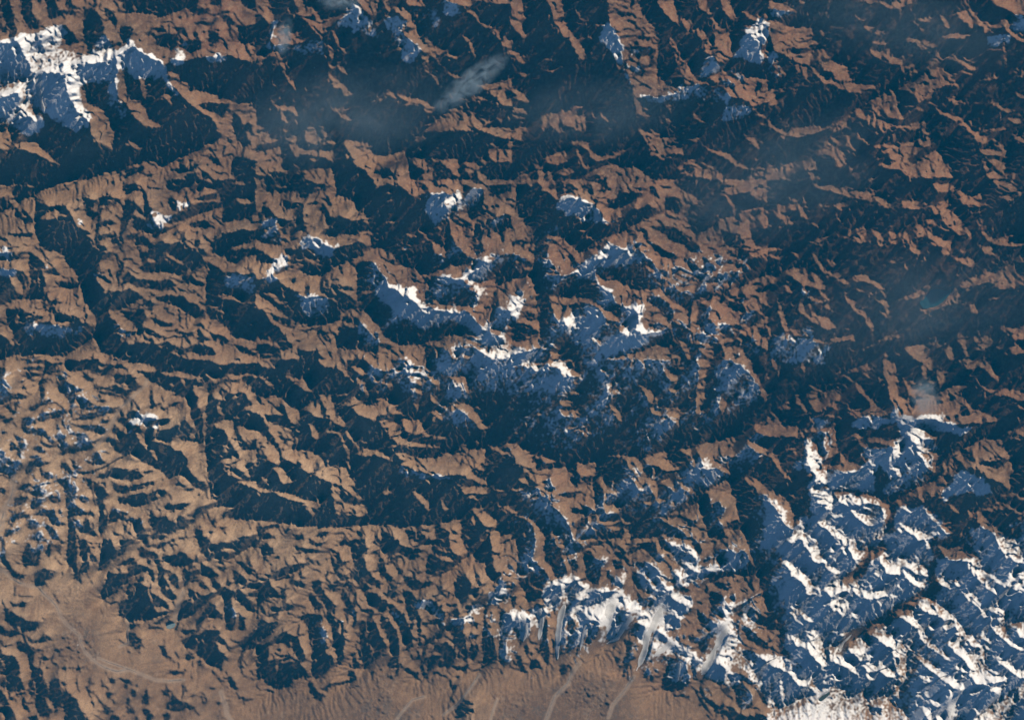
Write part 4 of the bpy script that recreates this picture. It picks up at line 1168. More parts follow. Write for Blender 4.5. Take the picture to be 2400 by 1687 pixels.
SNOW = """
O 0,0
.36 306,229 480,200 670,230 690,420 610,480 460,410 330,340
.40 -5,320 60,320 110,380 70,480 -5,500
.39 520,380 690,400 680,640 560,610 440,560 460,470
O 0,0
1.0 0,36 12,36 20,33 28,28 34,30 36,27 48,24 57,24 60,32 57,42 66,45 80,48 90,46 104,46 108,42 114,40 118,35 124,40 130,47 140,50 150,58 151,66 158,80 156,84 146,68 140,72 130,72 120,70 115,65 112,58 108,66 104,75 100,78 96,72 88,78 80,75 72,80 76,92 82,105 84,112 78,108 70,110 64,118 58,105 50,90 44,95 34,100 26,90 35,105 42,118 30,122 18,120 8,112 0,112
1.0 26,70 40,66 61,68 64,85 70,99 82,112 70,118 60,115 50,110 40,95 30,88
.9 153,54 158,46 166,46 168,54 160,60
.6 186,50 205,50 205,56 186,56
.7 98,62 108,62 108,95 115,105 108,108 98,95
.6 148,76 160,82 158,90 150,84
.8 86,38 95,30 104,46 90,50
.5 160,34 168,36 170,44 162,46
O 600,0
.6 84,5 92,5 100,18 108,22 112,38 100,30 92,30 84,28 72,24 70,20 80,14
.55 112,20 125,16 136,22 134,33 150,46 145,55 132,56 130,42 120,30
.55 136,8 145,6 155,12 165,8 165,24 155,26 145,18
.45 10,38 25,42 40,40 60,36 62,50 30,50 12,46
.5 14,18 22,20 16,38 12,38
.45 165,2 182,6 188,14 178,20 168,14
O 1200,0
.9 82,22 88,22 99,40 99,46 100,60 108,75 104,75 98,62 90,50 84,40 76,36 80,28
.55 100,42 125,44 125,50 104,50
.6 102,54 120,62 119,70 106,65
.6 175,50 182,52 190,62 208,66 218,70 205,72 190,66 170,70 168,60
.8 208,25 222,18 229,20 229,40 222,42 226,55 218,60 205,52 196,58 200,45 206,40
.55 108,88 130,86 150,78 188,78 198,92 180,92 150,90 120,92
.45 190,95 215,95 215,105 190,110
.55 185,68 200,76 195,80 185,74
O 1800,0
.55 0,8 20,12 40,12 35,20 20,18 0,16
.55 0,46 12,50 16,66 12,72 0,72
.55 218,16 229,18 229,34 218,32 212,28
.5 192,34 210,32 220,42 208,40 195,42
O 0,422
.95 136,28 142,30 146,34 152,30 155,36 150,38 148,42 140,38
.95 160,22 162,18 170,22 158,28
.6 138,36 150,42 142,46 128,40
.9 3,60 12,62 12,66 3,66
.6 0,66 12,66 10,72 0,72
.9 40,74 44,74 43,79 40,79
.55 0,78 20,80 10,88 0,86
.9 70,36 75,36 74,43 70,40
.5 30,126 66,132 80,130 70,140 50,142 35,138 16,136
.45 200,85 229,85 229,100 205,98
.55 104,130 118,132 118,140 106,140
.45 80,80 95,85 92,95 82,92
O 600,422
1.0 160,10 170,14 182,8 184,16 178,24 174,33 170,28 168,20 160,18
.7 165,12 172,20 174,40 168,36 155,38 152,25 158,14 148,14
.75 184,18 195,6 203,10 202,22 192,28 178,28
.6 176,28 190,36 194,40 180,38
.6 210,38 222,30 220,42 210,46
.85 47,48 60,56 75,58 70,66 55,70 48,62 38,62 40,60 48,58 40,54
.8 8,82 14,72 20,72 26,62 30,78 20,82 16,84 20,90 12,92 8,88
.6 4,34 18,34 24,56 15,58 5,50
.65 20,90 35,100 40,104 56,102 66,108 68,122 50,128 42,120 38,106
1.0 116,90 124,94 130,96 136,98 138,92 144,96 146,108 152,112 155,118 162,115 180,112 184,118 190,118 196,126 215,140 225,138 233,150 233,165 190,165 200,154 215,152 205,147 196,138 180,128 172,124 165,130 150,135 140,128 128,120 115,112 105,100 112,96
.95 168,86 180,88 190,80 193,78 194,86 200,92 208,96 210,104 200,108 200,114 190,112 198,104 190,92 180,90 165,90
.85 204,66 214,72 214,78 208,82 212,88 200,94 188,88 192,80 198,76
.75 214,115 233,112 233,122 218,122
.8 175,144 184,145 184,158 178,158
.45 95,140 110,146 110,156 98,152
O 1200,422
1.0 47,12 52,14 60,15 70,20 75,24 80,30 82,36 90,38 90,42 82,40 70,22 60,20 50,19 44,17
.85 40,18 50,17 70,24 80,32 80,40 62,38 50,30 40,26
.95 85,58 95,61 104,60 106,70 102,80 92,78 78,72 76,68 82,60
.9 58,75 64,72 76,70 75,82 82,95 90,100 84,104 74,90 62,86 56,82
.65 42,60 54,68 57,80 48,82 44,70
1.0 90,102 97,114 110,110 116,114 114,125 118,135 128,135 136,136 140,140 110,139 104,145 108,152 100,148 95,140 102,136 104,126 102,118 94,114
1.0 40,115 45,125 52,118 56,112 60,122 68,130 72,128 60,112 68,110 78,120 80,130 78,142 70,143 66,134 55,132 46,134
1.0 78,142 84,140 96,140 94,150 90,158 84,158 80,150
.85 95,145 108,140 108,152 96,150
.85 -3,104 12,104 12,116 8,124 4,124 -3,118
.65 -3,126 12,130 22,138 10,136
.95 -3,152 28,150 26,165 -3,165
.8 56,132 70,136 80,148 78,165 60,165 60,150 50,135
.75 107,142 115,140 125,142 120,150 112,152
.45 164,118 172,112 180,122 172,120
.65 182,130 186,128 194,130 202,128 208,132 200,136 188,136 185,145 182,142
.5 162,136 175,130 180,145 165,144
.5 175,92 190,84 205,84 200,92 190,96 178,104 168,94
.55 204,120 220,118 218,130 205,130
.45 192,150 215,140 225,155 210,161 195,155
O 1800,422
.5 2,140 14,138 30,144 34,155 28,165 -3,165
.5 30,142 45,146 56,152 50,165 30,165
.42 24,120 36,128 40,142 30,138
.42 27,92 36,95 40,104 50,112 40,112 30,102
O 0,844
.5 -3,36 30,36 30,60 20,70 -3,60
.5 -3,80 25,82 40,88 38,100 15,108 -3,100
.65 50,62 78,62 78,75 62,78 50,70
.95 126,46 132,48 144,50 144,54 131,53 128,56 132,60 130,62 125,58 116,60 116,54
.9 136,56 141,58 141,62 137,61
.6 114,60 120,66 114,66
.5 48,102 70,100 75,110 80,122 66,130 62,115 52,108
.55 30,108 55,110 55,118 40,122 34,115
.65 25,150 34,140 42,150 42,165 25,165
.45 -3,142 30,140 30,165 -3,165
.42 95,125 110,130 135,140 130,150 110,140 98,135
O 600,844
.65 130,-3 150,4 155,12 150,20 135,18 132,8
.5 88,12 98,18 102,32 92,26
.65 155,2 190,2 192,15 180,14 165,12
.55 160,16 185,20 192,34 175,38 165,28
.6 195,-3 233,-3 233,35 205,30 195,15
.45 170,38 195,52 200,60 180,56
.45 125,95 150,100 180,104 170,108 130,104
.42 100,15 120,22 118,30 104,28
O 1200,844
1.0 -3,4 12,3 25,5 36,4 46,-3 54,6 54,16 49,20 42,8 36,6 22,11 12,6 -3,8
.65 -3,8 22,12 46,14 40,30 20,30 -3,30
.6 42,18 60,22 60,30 42,30
.45 26,44 50,44 60,60 50,70 28,62
.75 75,4 90,18 84,34 78,20
.5 72,20 90,50 100,60 90,62 76,50
.65 110,-3 120,8 116,12
.55 124,2 136,-3 140,12 138,30 126,18
.45 110,22 128,40 110,50
.5 122,50 148,54 150,68 118,66
.6 182,4 215,2 218,12 224,30 210,38 192,36 184,24
.65 167,90 180,88 181,96 195,105 190,115 175,115 165,105 140,108 130,104 165,98
.6 145,118 165,118 164,130 145,140 148,128
.55 115,125 140,128 140,140 120,140 130,132
.48 98,98 110,98 122,120 126,130 112,118 106,108
.48 -3,115 20,120 40,140 52,152 50,156 30,140 10,125
.7 52,150 60,155 57,165 52,165
.55 60,152 80,148 88,156 80,165 62,165
.48 176,130 190,148 195,165 180,165
.6 150,145 165,160 155,165
.6 190,145 200,165 195,165
.55 112,148 130,148 145,154 160,160 140,158 115,155
O 1800,844
.95 33,70 40,63 40,75 44,84 55,100 66,98 75,98 82,100 85,92 94,84 96,105 100,118 110,108 118,120 105,124 98,118 80,115 60,116 44,115 36,114 40,104 32,96 34,85
.75 42,50 52,50 60,60 62,75 60,86 48,90 42,80 40,68
.85 112,40 120,44 120,50 148,47 158,46 156,56 175,60 190,60 175,66 155,62 140,64 152,75 150,90 150,100 140,112 128,118 116,120 108,105 108,80 118,68 118,58 112,55 98,62 80,62 70,60 78,54 92,50 110,50
1.0 118,56 125,52 124,60
.85 80,72 92,80 110,78 108,100 96,96 88,88
.85 152,120 165,110 162,104 172,98 180,100 195,110 200,118 190,122 180,116 170,120 155,126
.95 36,114 60,118 98,122 108,132 106,165 20,165 30,140 42,140
.95 114,130 140,130 152,140 166,158 166,165 110,165
.55 15,80 33,88 30,100 18,96
.8 180,150 195,148 218,165 175,165
.75 -3,120 15,125 24,150 20,165 -3,165
.65 215,145 233,142 233,165 222,155
O 0,1265
.5 22,-3 45,-3 42,15 30,10
.42 190,50 229,70 229,80 215,75
O 600,1265
.85 184,68 192,60 200,54 204,58 203,64 196,70 190,76 186,70
.85 206,52 215,44 222,34 218,42 233,48 233,56 215,60 206,58
.6 142,52 150,54 158,56 168,64 170,75 155,68 145,62
.75 176,72 188,70 186,82 178,78
.75 212,68 233,64 233,110 218,108 214,90
.55 205,62 212,70 206,100 202,80
.48 50,70 60,68 64,85 62,100 56,90
.42 118,60 128,66 134,80 126,78
.42 70,60 80,62 92,60 90,70 76,75
.5 188,88 198,84 195,92
O 1200,1265
1.0 -3,55 5,62 15,66 28,60 30,54 24,52 30,38 40,34 48,36 52,28 60,34 70,42 82,46 98,45 108,56 120,62 125,58 135,48 142,42 155,50 162,58 158,66 152,70 150,80 138,84 128,80 122,90 118,95 108,86 115,78 110,66 100,60 94,62 95,75 105,68 100,85 90,92 82,94 78,92 84,80 76,76 66,74 62,90 56,98 62,72 50,70 48,85 42,92 40,80 45,62 36,66 28,70 26,90 22,80 15,80 12,92 8,92 6,75 -3,75
.9 130,78 145,90 155,95 165,102 172,108 180,98 185,85 178,82 168,86 175,76 188,74 195,64 200,78 205,88 212,98 222,100 233,110 233,150 212,120 200,112 196,118 205,125 200,132 190,130 180,128 175,118 165,120 155,108 145,105 135,100 128,100 125,95
.65 135,108 158,110 160,125 145,130 136,122
.75 80,15 90,12 100,25 104,38 98,45 86,36
.8 135,-3 150,4 165,8 172,28 185,18 200,10 215,25 200,30 180,28 165,38 152,42 142,30 150,22
.7 108,18 130,26 142,40 135,48 115,44
.65 44,5 60,4 60,14 48,25
.55 15,10 25,20 35,35 25,40 10,28
.85 188,52 200,56 200,72 190,72
.55 168,64 186,76 176,84 165,78
.8 205,50 222,70 233,90 215,90 205,72
.5 178,40 195,44 205,38 195,58 185,50
O 1800,1265
1.0 -3,-3 233,-3 233,165 -3,165
.1 102,2 92,8 84,22 66,36 70,40 88,28 96,14 104,8
.1 150,15 144,20 144,45 118,60 100,72 86,76 66,92 64,100 70,96 88,82 106,76 122,64 142,50 152,42 152,20
.40 145,-3 180,-3 188,14 160,18 148,14
.5 -3,45 10,48 15,60 14,80 16,98 30,112 36,120 24,118 10,104 -3,100
.6 -3,10 10,8 16,30 8,45 -3,45
"""
CELL = 1.8
MX, MY = 48, 40
FX, FY = 1334, 938
NX, NY = FX + 2 * MX, FY + 2 * MY
EL, AZ = SUN_EL, SUN_AZ
sx, sy = math.cos(AZ), math.sin(AZ)

def fill(mask, P, v):
    x = P[:, 0]; y = P[:, 1]
    y0 = max(int(math.floor(y.min())), 0); y1 = min(int(math.ceil(y.max())), mask.shape[0] - 1)
    x2 = np.roll(x, -1); y2 = np.roll(y, -1)
    for r in range(y0, y1 + 1):
        yc = r + 0.5
        c = (y <= yc) != (y2 <= yc)
        if not c.any(): continue
        xs = np.sort(x[c] + (yc - y[c]) / (y2[c] - y[c]) * (x2[c] - x[c]))
        for a, b in zip(xs[::2], xs[1::2]):
            i = max(int(math.ceil(a - .5)), 0); j = int(math.floor(b - .5)) + 1
            if j > i: mask[r, i:j] = v

def pts(s):
    return np.array([[float(v) for v in p.split(',')] for p in s.split()])

D = np.zeros((FY, FX)); tile = None; org = None; fine = False
def flush():
    if tile is not None:
        a, b = int(org[0] / CELL), int(org[1] / CELL)
        nw, nh = (335, 236) if not fine else (168, 119)
        D[b:b + nh, a:a + nw] = tile[b:b + nh, a:a + nw]
for l in TRACE.strip().split('\n'):
    if l[0] in 'OH':
        flush(); fine = l[0] == 'H'; org = tuple(map(int, l[2:].split(','))); tile = np.zeros((FY, FX))
    else:
        P = pts(l[2:])
        P = np.where(P <= 0, -3, P)
        ex, ey = (131, 92) if fine else (229, 161)
        P[:, 0] = np.where(P[:, 0] >= ex, ex + 3, P[:, 0]); P[:, 1] = np.where(P[:, 1] >= ey, ey + 3, P[:, 1])
        fill(tile, (P * 10 / (4.38 if fine else 3.825) + org) / CELL, 1.0 if l[0] == 'D' else 0.0)
flush()
S = np.zeros((FY, FX))
for l in SNOW.strip().split('\n'):
    if l[0] == 'O':
        org = tuple(map(int, l[2:].split(','))); continue
    v, rest = l.split(' ', 1)
    fill(S, (pts(rest) * 10 / 3.825 + org) / CELL, float(v))

# ------------------------------------------------------------------ relief: slopes fitted to the light, then cut by running water
def blur(a, s):
    ny, nx = a.shape
    ky = np.fft.fftfreq(ny)[:, None]; kx = np.fft.rfftfreq(nx)[None]
    return np.fft.irfft2(np.fft.rfft2(a) * np.exp(-2 * np.pi**2 * s * s * (kx**2 + ky**2)), s=a.shape)
def fbm(shape, lo, hi, beta, seed):
    n = np.random.default_rng(seed).standard_normal(shape)
    k = np.hypot(np.fft.rfftfreq(shape[1])[None], np.fft.fftfreq(shape[0])[:, None]); k[0, 0] = 1
    a = np.fft.irfft2(np.fft.rfft2(n) * k**(-beta) * ((k > lo) & (k < hi)), s=shape)
    return a / a.std()
def horizon(h, steps=150):
    t = math.tan(EL); m = np.full_like(h, -1e9)
    for k in [*range(1, 24), *range(24, 60, 2), *range(60, steps, 4)]:
        ix, iy = int(round(k * sx)), int(round(k * sy))
        m = np.maximum(m, np.roll(h, (-iy, -ix), (0, 1)) - math.hypot(ix, iy) * t)
    return m > h
def shade(h):
    gy, gx = np.gradient(h)
    d = (-gx * sx * math.cos(EL) - gy * sy * math.cos(EL) + math.sin(EL)) / np.sqrt(gx**2 + gy**2 + 1)
    return np.maximum(d, 0) * (1 - horizon(h))
def integrate(g, mu=0.12, lam=(1 / 120.)**2):
    ny, nx = g.shape
    ky = 2 * np.pi * np.fft.fftfreq(ny)[:, None]; kx = 2 * np.pi * np.fft.rfftfreq(nx)[None]
    ks = kx * sx + ky * sy; kt = -kx * sy + ky * sx
    return np.fft.irfft2(np.fft.rfft2(g) * (-1j * ks) / (ks**2 + mu * kt**2 + lam), s=g.shape)
OFF = [(dy, dx) for dy in (-1, 0, 1) for dx in (-1, 0, 1) if dy or dx]
def route(h):
    idx = np.arange(h.size).reshape(h.shape)
    best = np.zeros_like(h); rec = idx.copy(); dist = np.ones_like(h)
    for dy, dx in OFF:
        d = math.hypot(dy, dx); s = (h - np.roll(h, (-dy, -dx), (0, 1))) / d
        m = s > best; best[m] = s[m]; rec[m] = np.roll(idx, (-dy, -dx), (0, 1))[m]; dist[m] = d
    return rec.ravel(), dist.ravel()
def drain(h, nj=10, rd=None):
    rec, dist = rd or route(h); N = h.size
    root = rec == np.arange(N)
    A = np.ones(N + 1); A[N] = 0
    q = np.append(np.where(root, N, rec), N)
    for _ in range(nj):
        add = np.bincount(q[:N], weights=A[:N], minlength=N + 1); add[N] = 0
        A = A + add; q = q[q]
    return A[:N].reshape(h.shape)
def incise(h, k, m, kmax=1.3, nj=10):
    rec, dist = route(h); ar = np.arange(h.size)
    A = drain(h, nj, (rec, dist)).ravel()
    Z = np.minimum(k * A**-m, kmax) * dist; Z[rec == ar] = 0
    p = rec.copy()
    for _ in range(nj):
        Z = Z + Z[p] * (p != ar)
        p = p[p]
    return Z.reshape(h.shape) + h.ravel()[p].reshape(h.shape)
def up2(a):
    return blur(np.repeat(np.repeat(a, 2, 0), 2, 1), 0.9)
def sample(a, x, y):
    x = np.clip(x, 0, a.shape[1] - 1.001); y = np.clip(y, 0, a.shape[0] - 1.001)
    i = x.astype(int); j = y.astype(int); u = x - i; v = y - j
    return (a[j, i] * (1 - u) + a[j, i + 1] * u) * (1 - v) + (a[j + 1, i] * (1 - u) + a[j + 1, i + 1] * u) * v

PAD = ((MY, MY), (MX, MX))
Dp = np.pad(D, PAD, mode='reflect')[::-1]
SH = Dp.shape
YY, XX = np.mgrid[0:SH[0], 0:SH[1]].astype(float)
Dp = (sample(Dp, XX + fbm(SH, .03, .4, 1.0, 11) * 0.7, YY + fbm(SH, .03, .4, 1.0, 12) * 0.7) > .5).astype(float)
def streaks(ang, ls, lt, seed):
    # elongated ridge noise: long along the ridge, short across it
    n = np.random.default_rng(seed).standard_normal(SH)
    ky = np.fft.fftfreq(SH[0])[:, None]; kx = np.fft.rfftfreq(SH[1])[None]
    a = math.radians(ang); ku = kx * math.cos(a) + ky * math.sin(a); kv = -kx * math.sin(a) + ky * math.cos(a)
    F = np.exp(-(ku * lt)**2 * 4) * np.abs(kv) * ls * np.exp(-(kv * ls)**2 * 5)
    b = np.fft.irfft2(np.fft.rfft2(n) * F, s=SH)
    b = sample(b, XX + fbm(SH, .005, .08, 1.6, seed + 1) * 7, YY + fbm(SH, .005, .08, 1.6, seed + 2) * 7)
    return b / b.std()
sel = blur(fbm(SH, .004, .02, .8, 60), 3)
mixk = [np.clip(1 - np.abs(sel - c) / 1.1, 0, 1) for c in (-1.1, 0, 1.1)]
spur = sum(k * streaks(a, 5.5, 17, sd) for k, a, sd in zip(mixk, (-62, -38, -12), (61, 65, 69)))
spur2 = sum(k * streaks(a, 4.0, 11, sd) for k, a, sd in zip(mixk, (-40, -70, -25), (73, 77, 81)))
VALLEYS = [('1090,975 1180,985 1290,1000 1400,1005 1500,1000 1600,975 1690,940 1760,880 1850,830', 34),
           ('1850,830 1950,790 2080,745 2200,720 2296,700', 28), ('0,400 100,405 200,385 320,350 400,330 480,300', 28),
           ('1190,0 1195,100 1200,200 1195,300', 34), ('1662,980 1655,1060 1670,1150 1700,1250 1722,1320 1745,1380 1765,1450 1800,1510', 30),
           ('1202,420 1208,560 1215,700 1225,780', 24), ('470,890 465,1000 475,1110', 14), ('520,1150 700,1168 840,1165 950,1168 1050,1150', 26),
           ('150,500 190,600 225,700', 44), ('1380,200 1400,280 1430,330', 40)]
vm = np.zeros(SH, bool)
for l, wd in VALLEYS:
    p = pts(l) * (2400 / 2296)
    for a, b in zip(p[:-1], p[1:]):
        ax, ay, bx, by = a[0] / CELL + MX, SH[0] - 1 - (a[1] / CELL + MY), b[0] / CELL + MX, SH[0] - 1 - (b[1] / CELL + MY)
        vx, vy = bx - ax, by - ay
        t = np.clip(((XX - ax) * vx + (YY - ay) * vy) / (vx * vx + vy * vy), 0, 1)
        vm |= np.hypot(XX - ax - t * vx, YY - ay - t * vy) < wd / 2 / CELL * (1 + .25 * spur)
Dp[vm] = 1
deep = np.maximum(blur(Dp, 9), blur(vm.astype(float), 2))
busy = np.clip((blur(np.abs(np.gradient(Dp)[0]) + np.abs(np.gradient(Dp)[1]), 12) - .03) / .05, 0, 1)
lit = Dp < .5
thr_map = 1.12 + .5 * ((XX < MX + 333) & (YY < SH[0] - MY - 469)) - .22 * np.clip((XX / SH[1] - .35) * 1.5 + (YY / SH[0] - .5) * 1.5, 0, 1)
Dt = Dp.copy()
Dt[lit & (np.maximum(spur, spur2 * .95) > thr_map) & (busy > .2)] = 1
Dt[~lit & (np.maximum(spur, spur2) > 1.75) & (deep < .90)] = 0
Dt[~lit & (spur2 > 2.3) & ~vm] = 0
Dp = Dt
f = np.clip(blur(Dp, 35), .1, .9)
kd = math.tan(EL) * 1.25
g = np.clip(np.where(Dp > .5, kd, -kd * f / (1 - f)), -1.3, kd)
g0 = g.copy()
for it in range(9):
    h = integrate(g)
    if it == 2:      # hollow the sunlit slopes: steep below the crests, easing towards the valley floors
        hl = h - blur(h, 16)
        u = np.clip(hl / (1.6 * np.sqrt(blur(hl**2, 30)) + .3) + .5, 0, 1)
        g = np.where(Dp < .5, g * (.25 + 1.6 * u**1.3), g * (.75 + .5 * u))
    e = blur(Dp - (shade(h) < 0.12), 1.2)
    if it < 8: g = np.clip(g + 0.35 * e, -1.8, 1.1)
rel = np.clip(blur(np.abs(h - blur(h, 25)), 14) / 5, 0.05, 1)
base = blur(h, 0.6)
n = fbm(SH, 0.008, 0.4, 1.45, 1)
z = base + n * 0.4 * rel
for it in range(9):
    gy, gx = np.gradient(blur(base, 2)); slp = np.clip(np.hypot(gx, gy) / 0.45, 0.1, 1.3)
    e = incise(z, 1.15, 0.22)
    hf = e - blur(e, 4.5) - (base - blur(base, 4.5))
    zc = blur(z, 1.2)[::2, ::2]
    zc = zc + fbm(zc.shape, .01, .5, 1.0, 5) * 0.25 * rel[::2, ::2]
    lc = up2(np.minimum(np.log(drain(zc, 9)), 4.5)); lc = lc - blur(lc, 7)
    la = np.minimum(np.log(drain(z, 9)), 4.); la = la - blur(la, 4)
    z = base + (0.20 * hf - 0.30 * lc * slp - 0.16 * la * slp + n * .15) * rel * np.clip(rel * 4, .3, 1) * (1 - .6 * deep**2) * (1 - .35 * ((XX < MX + 333) & (YY < SH[0] - MY - 469)))
    z = blur(z, 0.45)
    base = base + integrate(0.75 * blur(Dp - (shade(z) < .12), 0.8))

# last pass of gullies and side spurs, left uncorrected
rib = fbm(SH, .05, .30, .9, 51)
z2 = z + rib * .55 * rel
for it in range(2):
    e = incise(z2, 1.15, 0.22)
    hf = e - blur(e, 3.5) - (z - blur(z, 3.5))
    lc = up2(np.minimum(np.log(drain(blur(z2, 1.0)[::2, ::2], 8)), 4.0)); lc = lc - blur(lc, 5)
    z2 = blur(z + (0.10 * hf + rib * .14 - 0.10 * lc) * rel * (1 - .75 * deep), .42)
z = z2

# low hummocks and moraine mounds on the plains
flat = np.clip(1 - (rel - .06) / .35, 0, 1)
patch = np.clip(blur(np.maximum(fbm(SH, .003, .02, .8, 41), 0), 2) * 1.2, 0, 1)
mound = np.maximum(fbm(SH, .03, .22, 1.2, 42) + .1, 0) * 1.0 + fbm(SH, .1, .5, .8, 43) * .12
z = z + flat * (.12 + patch) * mound * np.where(YY < SH[0] * .45, 1, .3)

# ------------------------------------------------------------------ ground cover fields
hr = (z - blur(z, 30)) / 8.0
Sp = np.pad(S, PAD, mode='reflect')[::-1]
Sp = sample(Sp, XX + fbm(SH, .02, .3, 1.2, 13) * 2.2, YY + fbm(SH, .02, .3, 1.2, 14) * 2.2); Sp = blur(Sp, 1.6)
gyy, gxx = np.gradient(blur(z, .8))
toward = -(gxx * sx + gyy * sy)            # > 0 where the slope faces the sun
snow = Sp + 0.26 * np.clip(hr, -1.2, 1.2) * (Sp > .2) + 0.12 * fbm(SH, .04, .28, 0.8, 21) + .10 * spur2 * (Sp < .95) \
    - np.where(Sp > .76, .06, .20) * np.clip(toward, -.6, .8) - .12 * np.clip(np.hypot(gxx, gyy) - .55, 0, 1)
snow = np.clip((snow - 0.52) / 0.34, 0, 1)

def cellxy(px, py):      # photograph pixel -> grid cell
    return px / CELL + MX, (SH[0] - 1) - (py / CELL + MY)
def soft_path(paths, width):
    """distance field (in cells) to polylines given in photograph pixels"""
    d = np.full(SH, 1e3)
    for p in paths:
        for (x0, y0), (x1, y1) in zip(p[:-1], p[1:]):
            a = cellxy(x0, y0); b = cellxy(x1, y1)
            i0 = max(int(min(a[0], b[0]) - width * 3), 0); i1 = min(int(max(a[0], b[0]) + width * 3) + 1, SH[1])
            j0 = max(int(min(a[1], b[1]) - width * 3), 0); j1 = min(int(max(a[1], b[1]) + width * 3) + 1, SH[0])
            if i1 <= i0 or j1 <= j0: continue
            X = XX[j0:j1, i0:i1]; Y = YY[j0:j1, i0:i1]
            vx, vy = b[0] - a[0], b[1] - a[1]; L = vx * vx + vy * vy + 1e-9
            t = np.clip(((X - a[0]) * vx + (Y - a[1]) * vy) / L, 0, 1)
            d[j0:j1, i0:i1] = np.minimum(d[j0:j1, i0:i1], np.hypot(X - a[0] - t * vx, Y - a[1] - t * vy))
    return d
def crop(ox, oy, pl):      # outline in tens of enlarged-tile pixels -> photograph pixels
    return [(ox + x / 0.3825, oy + y / 0.3825) for x, y in pts(pl)]

GLACIERS = [
    (crop(1200, 1265, '8,66 12,74 13,83 10,92'), 5, 'small blue shaded glacier tongue, westmost of the row above the brown plain'),
    (crop(1200, 1265, '22,61 27,70 25,82 24,91'), 6, 'narrow blue glacier tongue curving beside a brown ribbed moraine ridge'),
    (crop(1200, 1265, '47,58 44,67 42,78 41,92 40,108'), 7, 'long straight glacier with pale lit left side and dark shaded right side'),
    (crop(1200, 1265, '66,75 63,86 61,100'), 4, 'thin dark glacier strip between two brown ridges'),
    (crop(1200, 1265, '90,57 86,68 84,80 77,93 68,104'), 10, 'broadest pale grey glacier tongue sweeping down to the plain'),
    (crop(1200, 1265, '110,66 101,78 94,88 84,94'), 9, 'wide blue shaded glacier bending left behind a brown ridge'),
    (crop(1200, 1265, '134,61 128,74 122,85 119,95 116,107 111,118'), 9, 'long pale glacier ending in a pointed green tinted snout'),
    (crop(1200, 1265, '143,91 137,97 127,105'), 7, 'short pale glacier fanning out beside the pointed snout'),
    (crop(1200, 1265, '192,76 186,88 180,100 176,111 170,122'), 9, 'pale curved glacier descending left of the white bowl shaped snowfield'),
    (crop(1200, 1265, '151,110 149,120 147,129'), 6, 'short dark blue glacier hanging above a brown gully'),
    (crop(1800, 1265, '85,78 76,84 68,92 64,100'), 7, 'curved pale glacier wrapping round a rocky lower right spur'),
    (crop(1800, 1265, '165,140 162,150 161,160'), 7, 'pale vertical glacier at the bottom edge among blue snow slopes'),
    (crop(0, 0, '38,68 36,80 38,92 42,104'), 8, 'shaded blue icefall below the brightest upper left snow ridge'),
    (crop(1200, 422, '88,68 90,76 86,84'), 8, 'shaded ice bowl below the curved bright ridge near the centre'),
]
RIVERS = [
    (crop(0, 1265, '0,25 6,29 11,34 18,38 25,40 35,42 40,48 46,53 52,60 55,68 60,75 66,80 72,85 73,92 77,100 83,106 90,111 96,114 106,117 116,115 128,120 140,125 152,126 164,125'), 3.0, 'pale braided river winding across the lower left plain'),
    (crop(0, 1265, '88,105 98,109 110,113 124,118 138,124'), 2.2, 'second pale braid of the river beside the low brown hills'),
    (crop(0, 844, '131,18 130,22 123,28 114,37 107,43 102,53 96,64 89,74 86,77'), 2.4, 'thin pale stream in the straight valley left of the small snow peak'),
    (crop(0, 1265, '164,46 160,54 158,62 156,70 155,75'), 4.0, 'turquoise stream running into the small turquoise lake'),
    (crop(0, 1265, '114,70 114,82 115,92 107,95'), 2.2, 'pale side stream dropping onto the plain below the round shaded hill'),
    (crop(0, 1265, '198,136 202,148 203,156 209,164'), 4.5, 'pale river bed leaving the plain at the bottom edge'),
    (crop(600, 1265, '151,140 140,143 132,152 125,161'), 2.0, 'pale meltwater stream below a grey moraine fan'),
    (crop(600, 1265, '200,121 190,135 180,147 168,156'), 2.6, 'straight pale meltwater stream crossing the bottom plain'),
    (crop(600, 1265, '216,142 213,150 210,160'), 2.0, 'short pale stream between two dark moraine fans'),
    (crop(1200, 1265, '109,122 102,133 90,147 86,158'), 3.4, 'pale outwash stream below the pointed glacier snout'),
    (crop(1200, 1265, '60,110 54,118 50,128 38,140 30,161'), 4.0, 'pale gravel outwash below the broad grey glacier'),
    (crop(0, 844, '12,103 12,115 10,124 4,133 1,150'), 6.0, 'wide pale dry river bed at the left edge'),
]
gd = np.full(SH, 1e3)
for p, wd, _ in GLACIERS:
    gd = np.minimum(gd, soft_path([p], wd + 6) - wd / CELL)
gm = np.clip(1 - gd / 3.0, 0, 1)
z = z * (1 - gm) + blur(z, 3.2) * gm
rdist = np.full(SH, 1e3)
for p, wd, _ in RIVERS:
    rdist = np.minimum(rdist, soft_path([p], wd + 10) - wd / CELL)
rm = np.clip(1 - rdist / 2.0, 0, 1)
z = z * (1 - rm) + blur(z, 2.0) * rm
LAKES = [
    (crop(1800, 422, '146,97 152,96 160,98 166,96 163,102 158,108 153,112 146,114 140,115 136,110 140,105'), 'large teal lake between two curved ridges on the right', 'teal'),
    (crop(1800, 1265, '48,139 55,136 56,138 48,145 44,143'), 'small dark green rectangular lake in the pale basin at bottom right', 'green'),
    (crop(0, 1265, '148,75 152,73 157,75 156,78 152,80 148,79'), 'small turquoise lake at the mouth of a shaded valley', 'turquoise'),
]
lake_z = []
for p, _, _ in LAKES:
    m = np.zeros(SH); q = np.array([cellxy(*a) for a in p]); fill(m, q, 1.0)
    zl = float(np.percentile(z[m > .5], 12))
    ms = np.clip(blur(m, 1.2) * 1.4, 0, 1)
    z = z * (1 - ms) + (zl - 0.25) * ms
    lake_z.append(zl + 0.05)
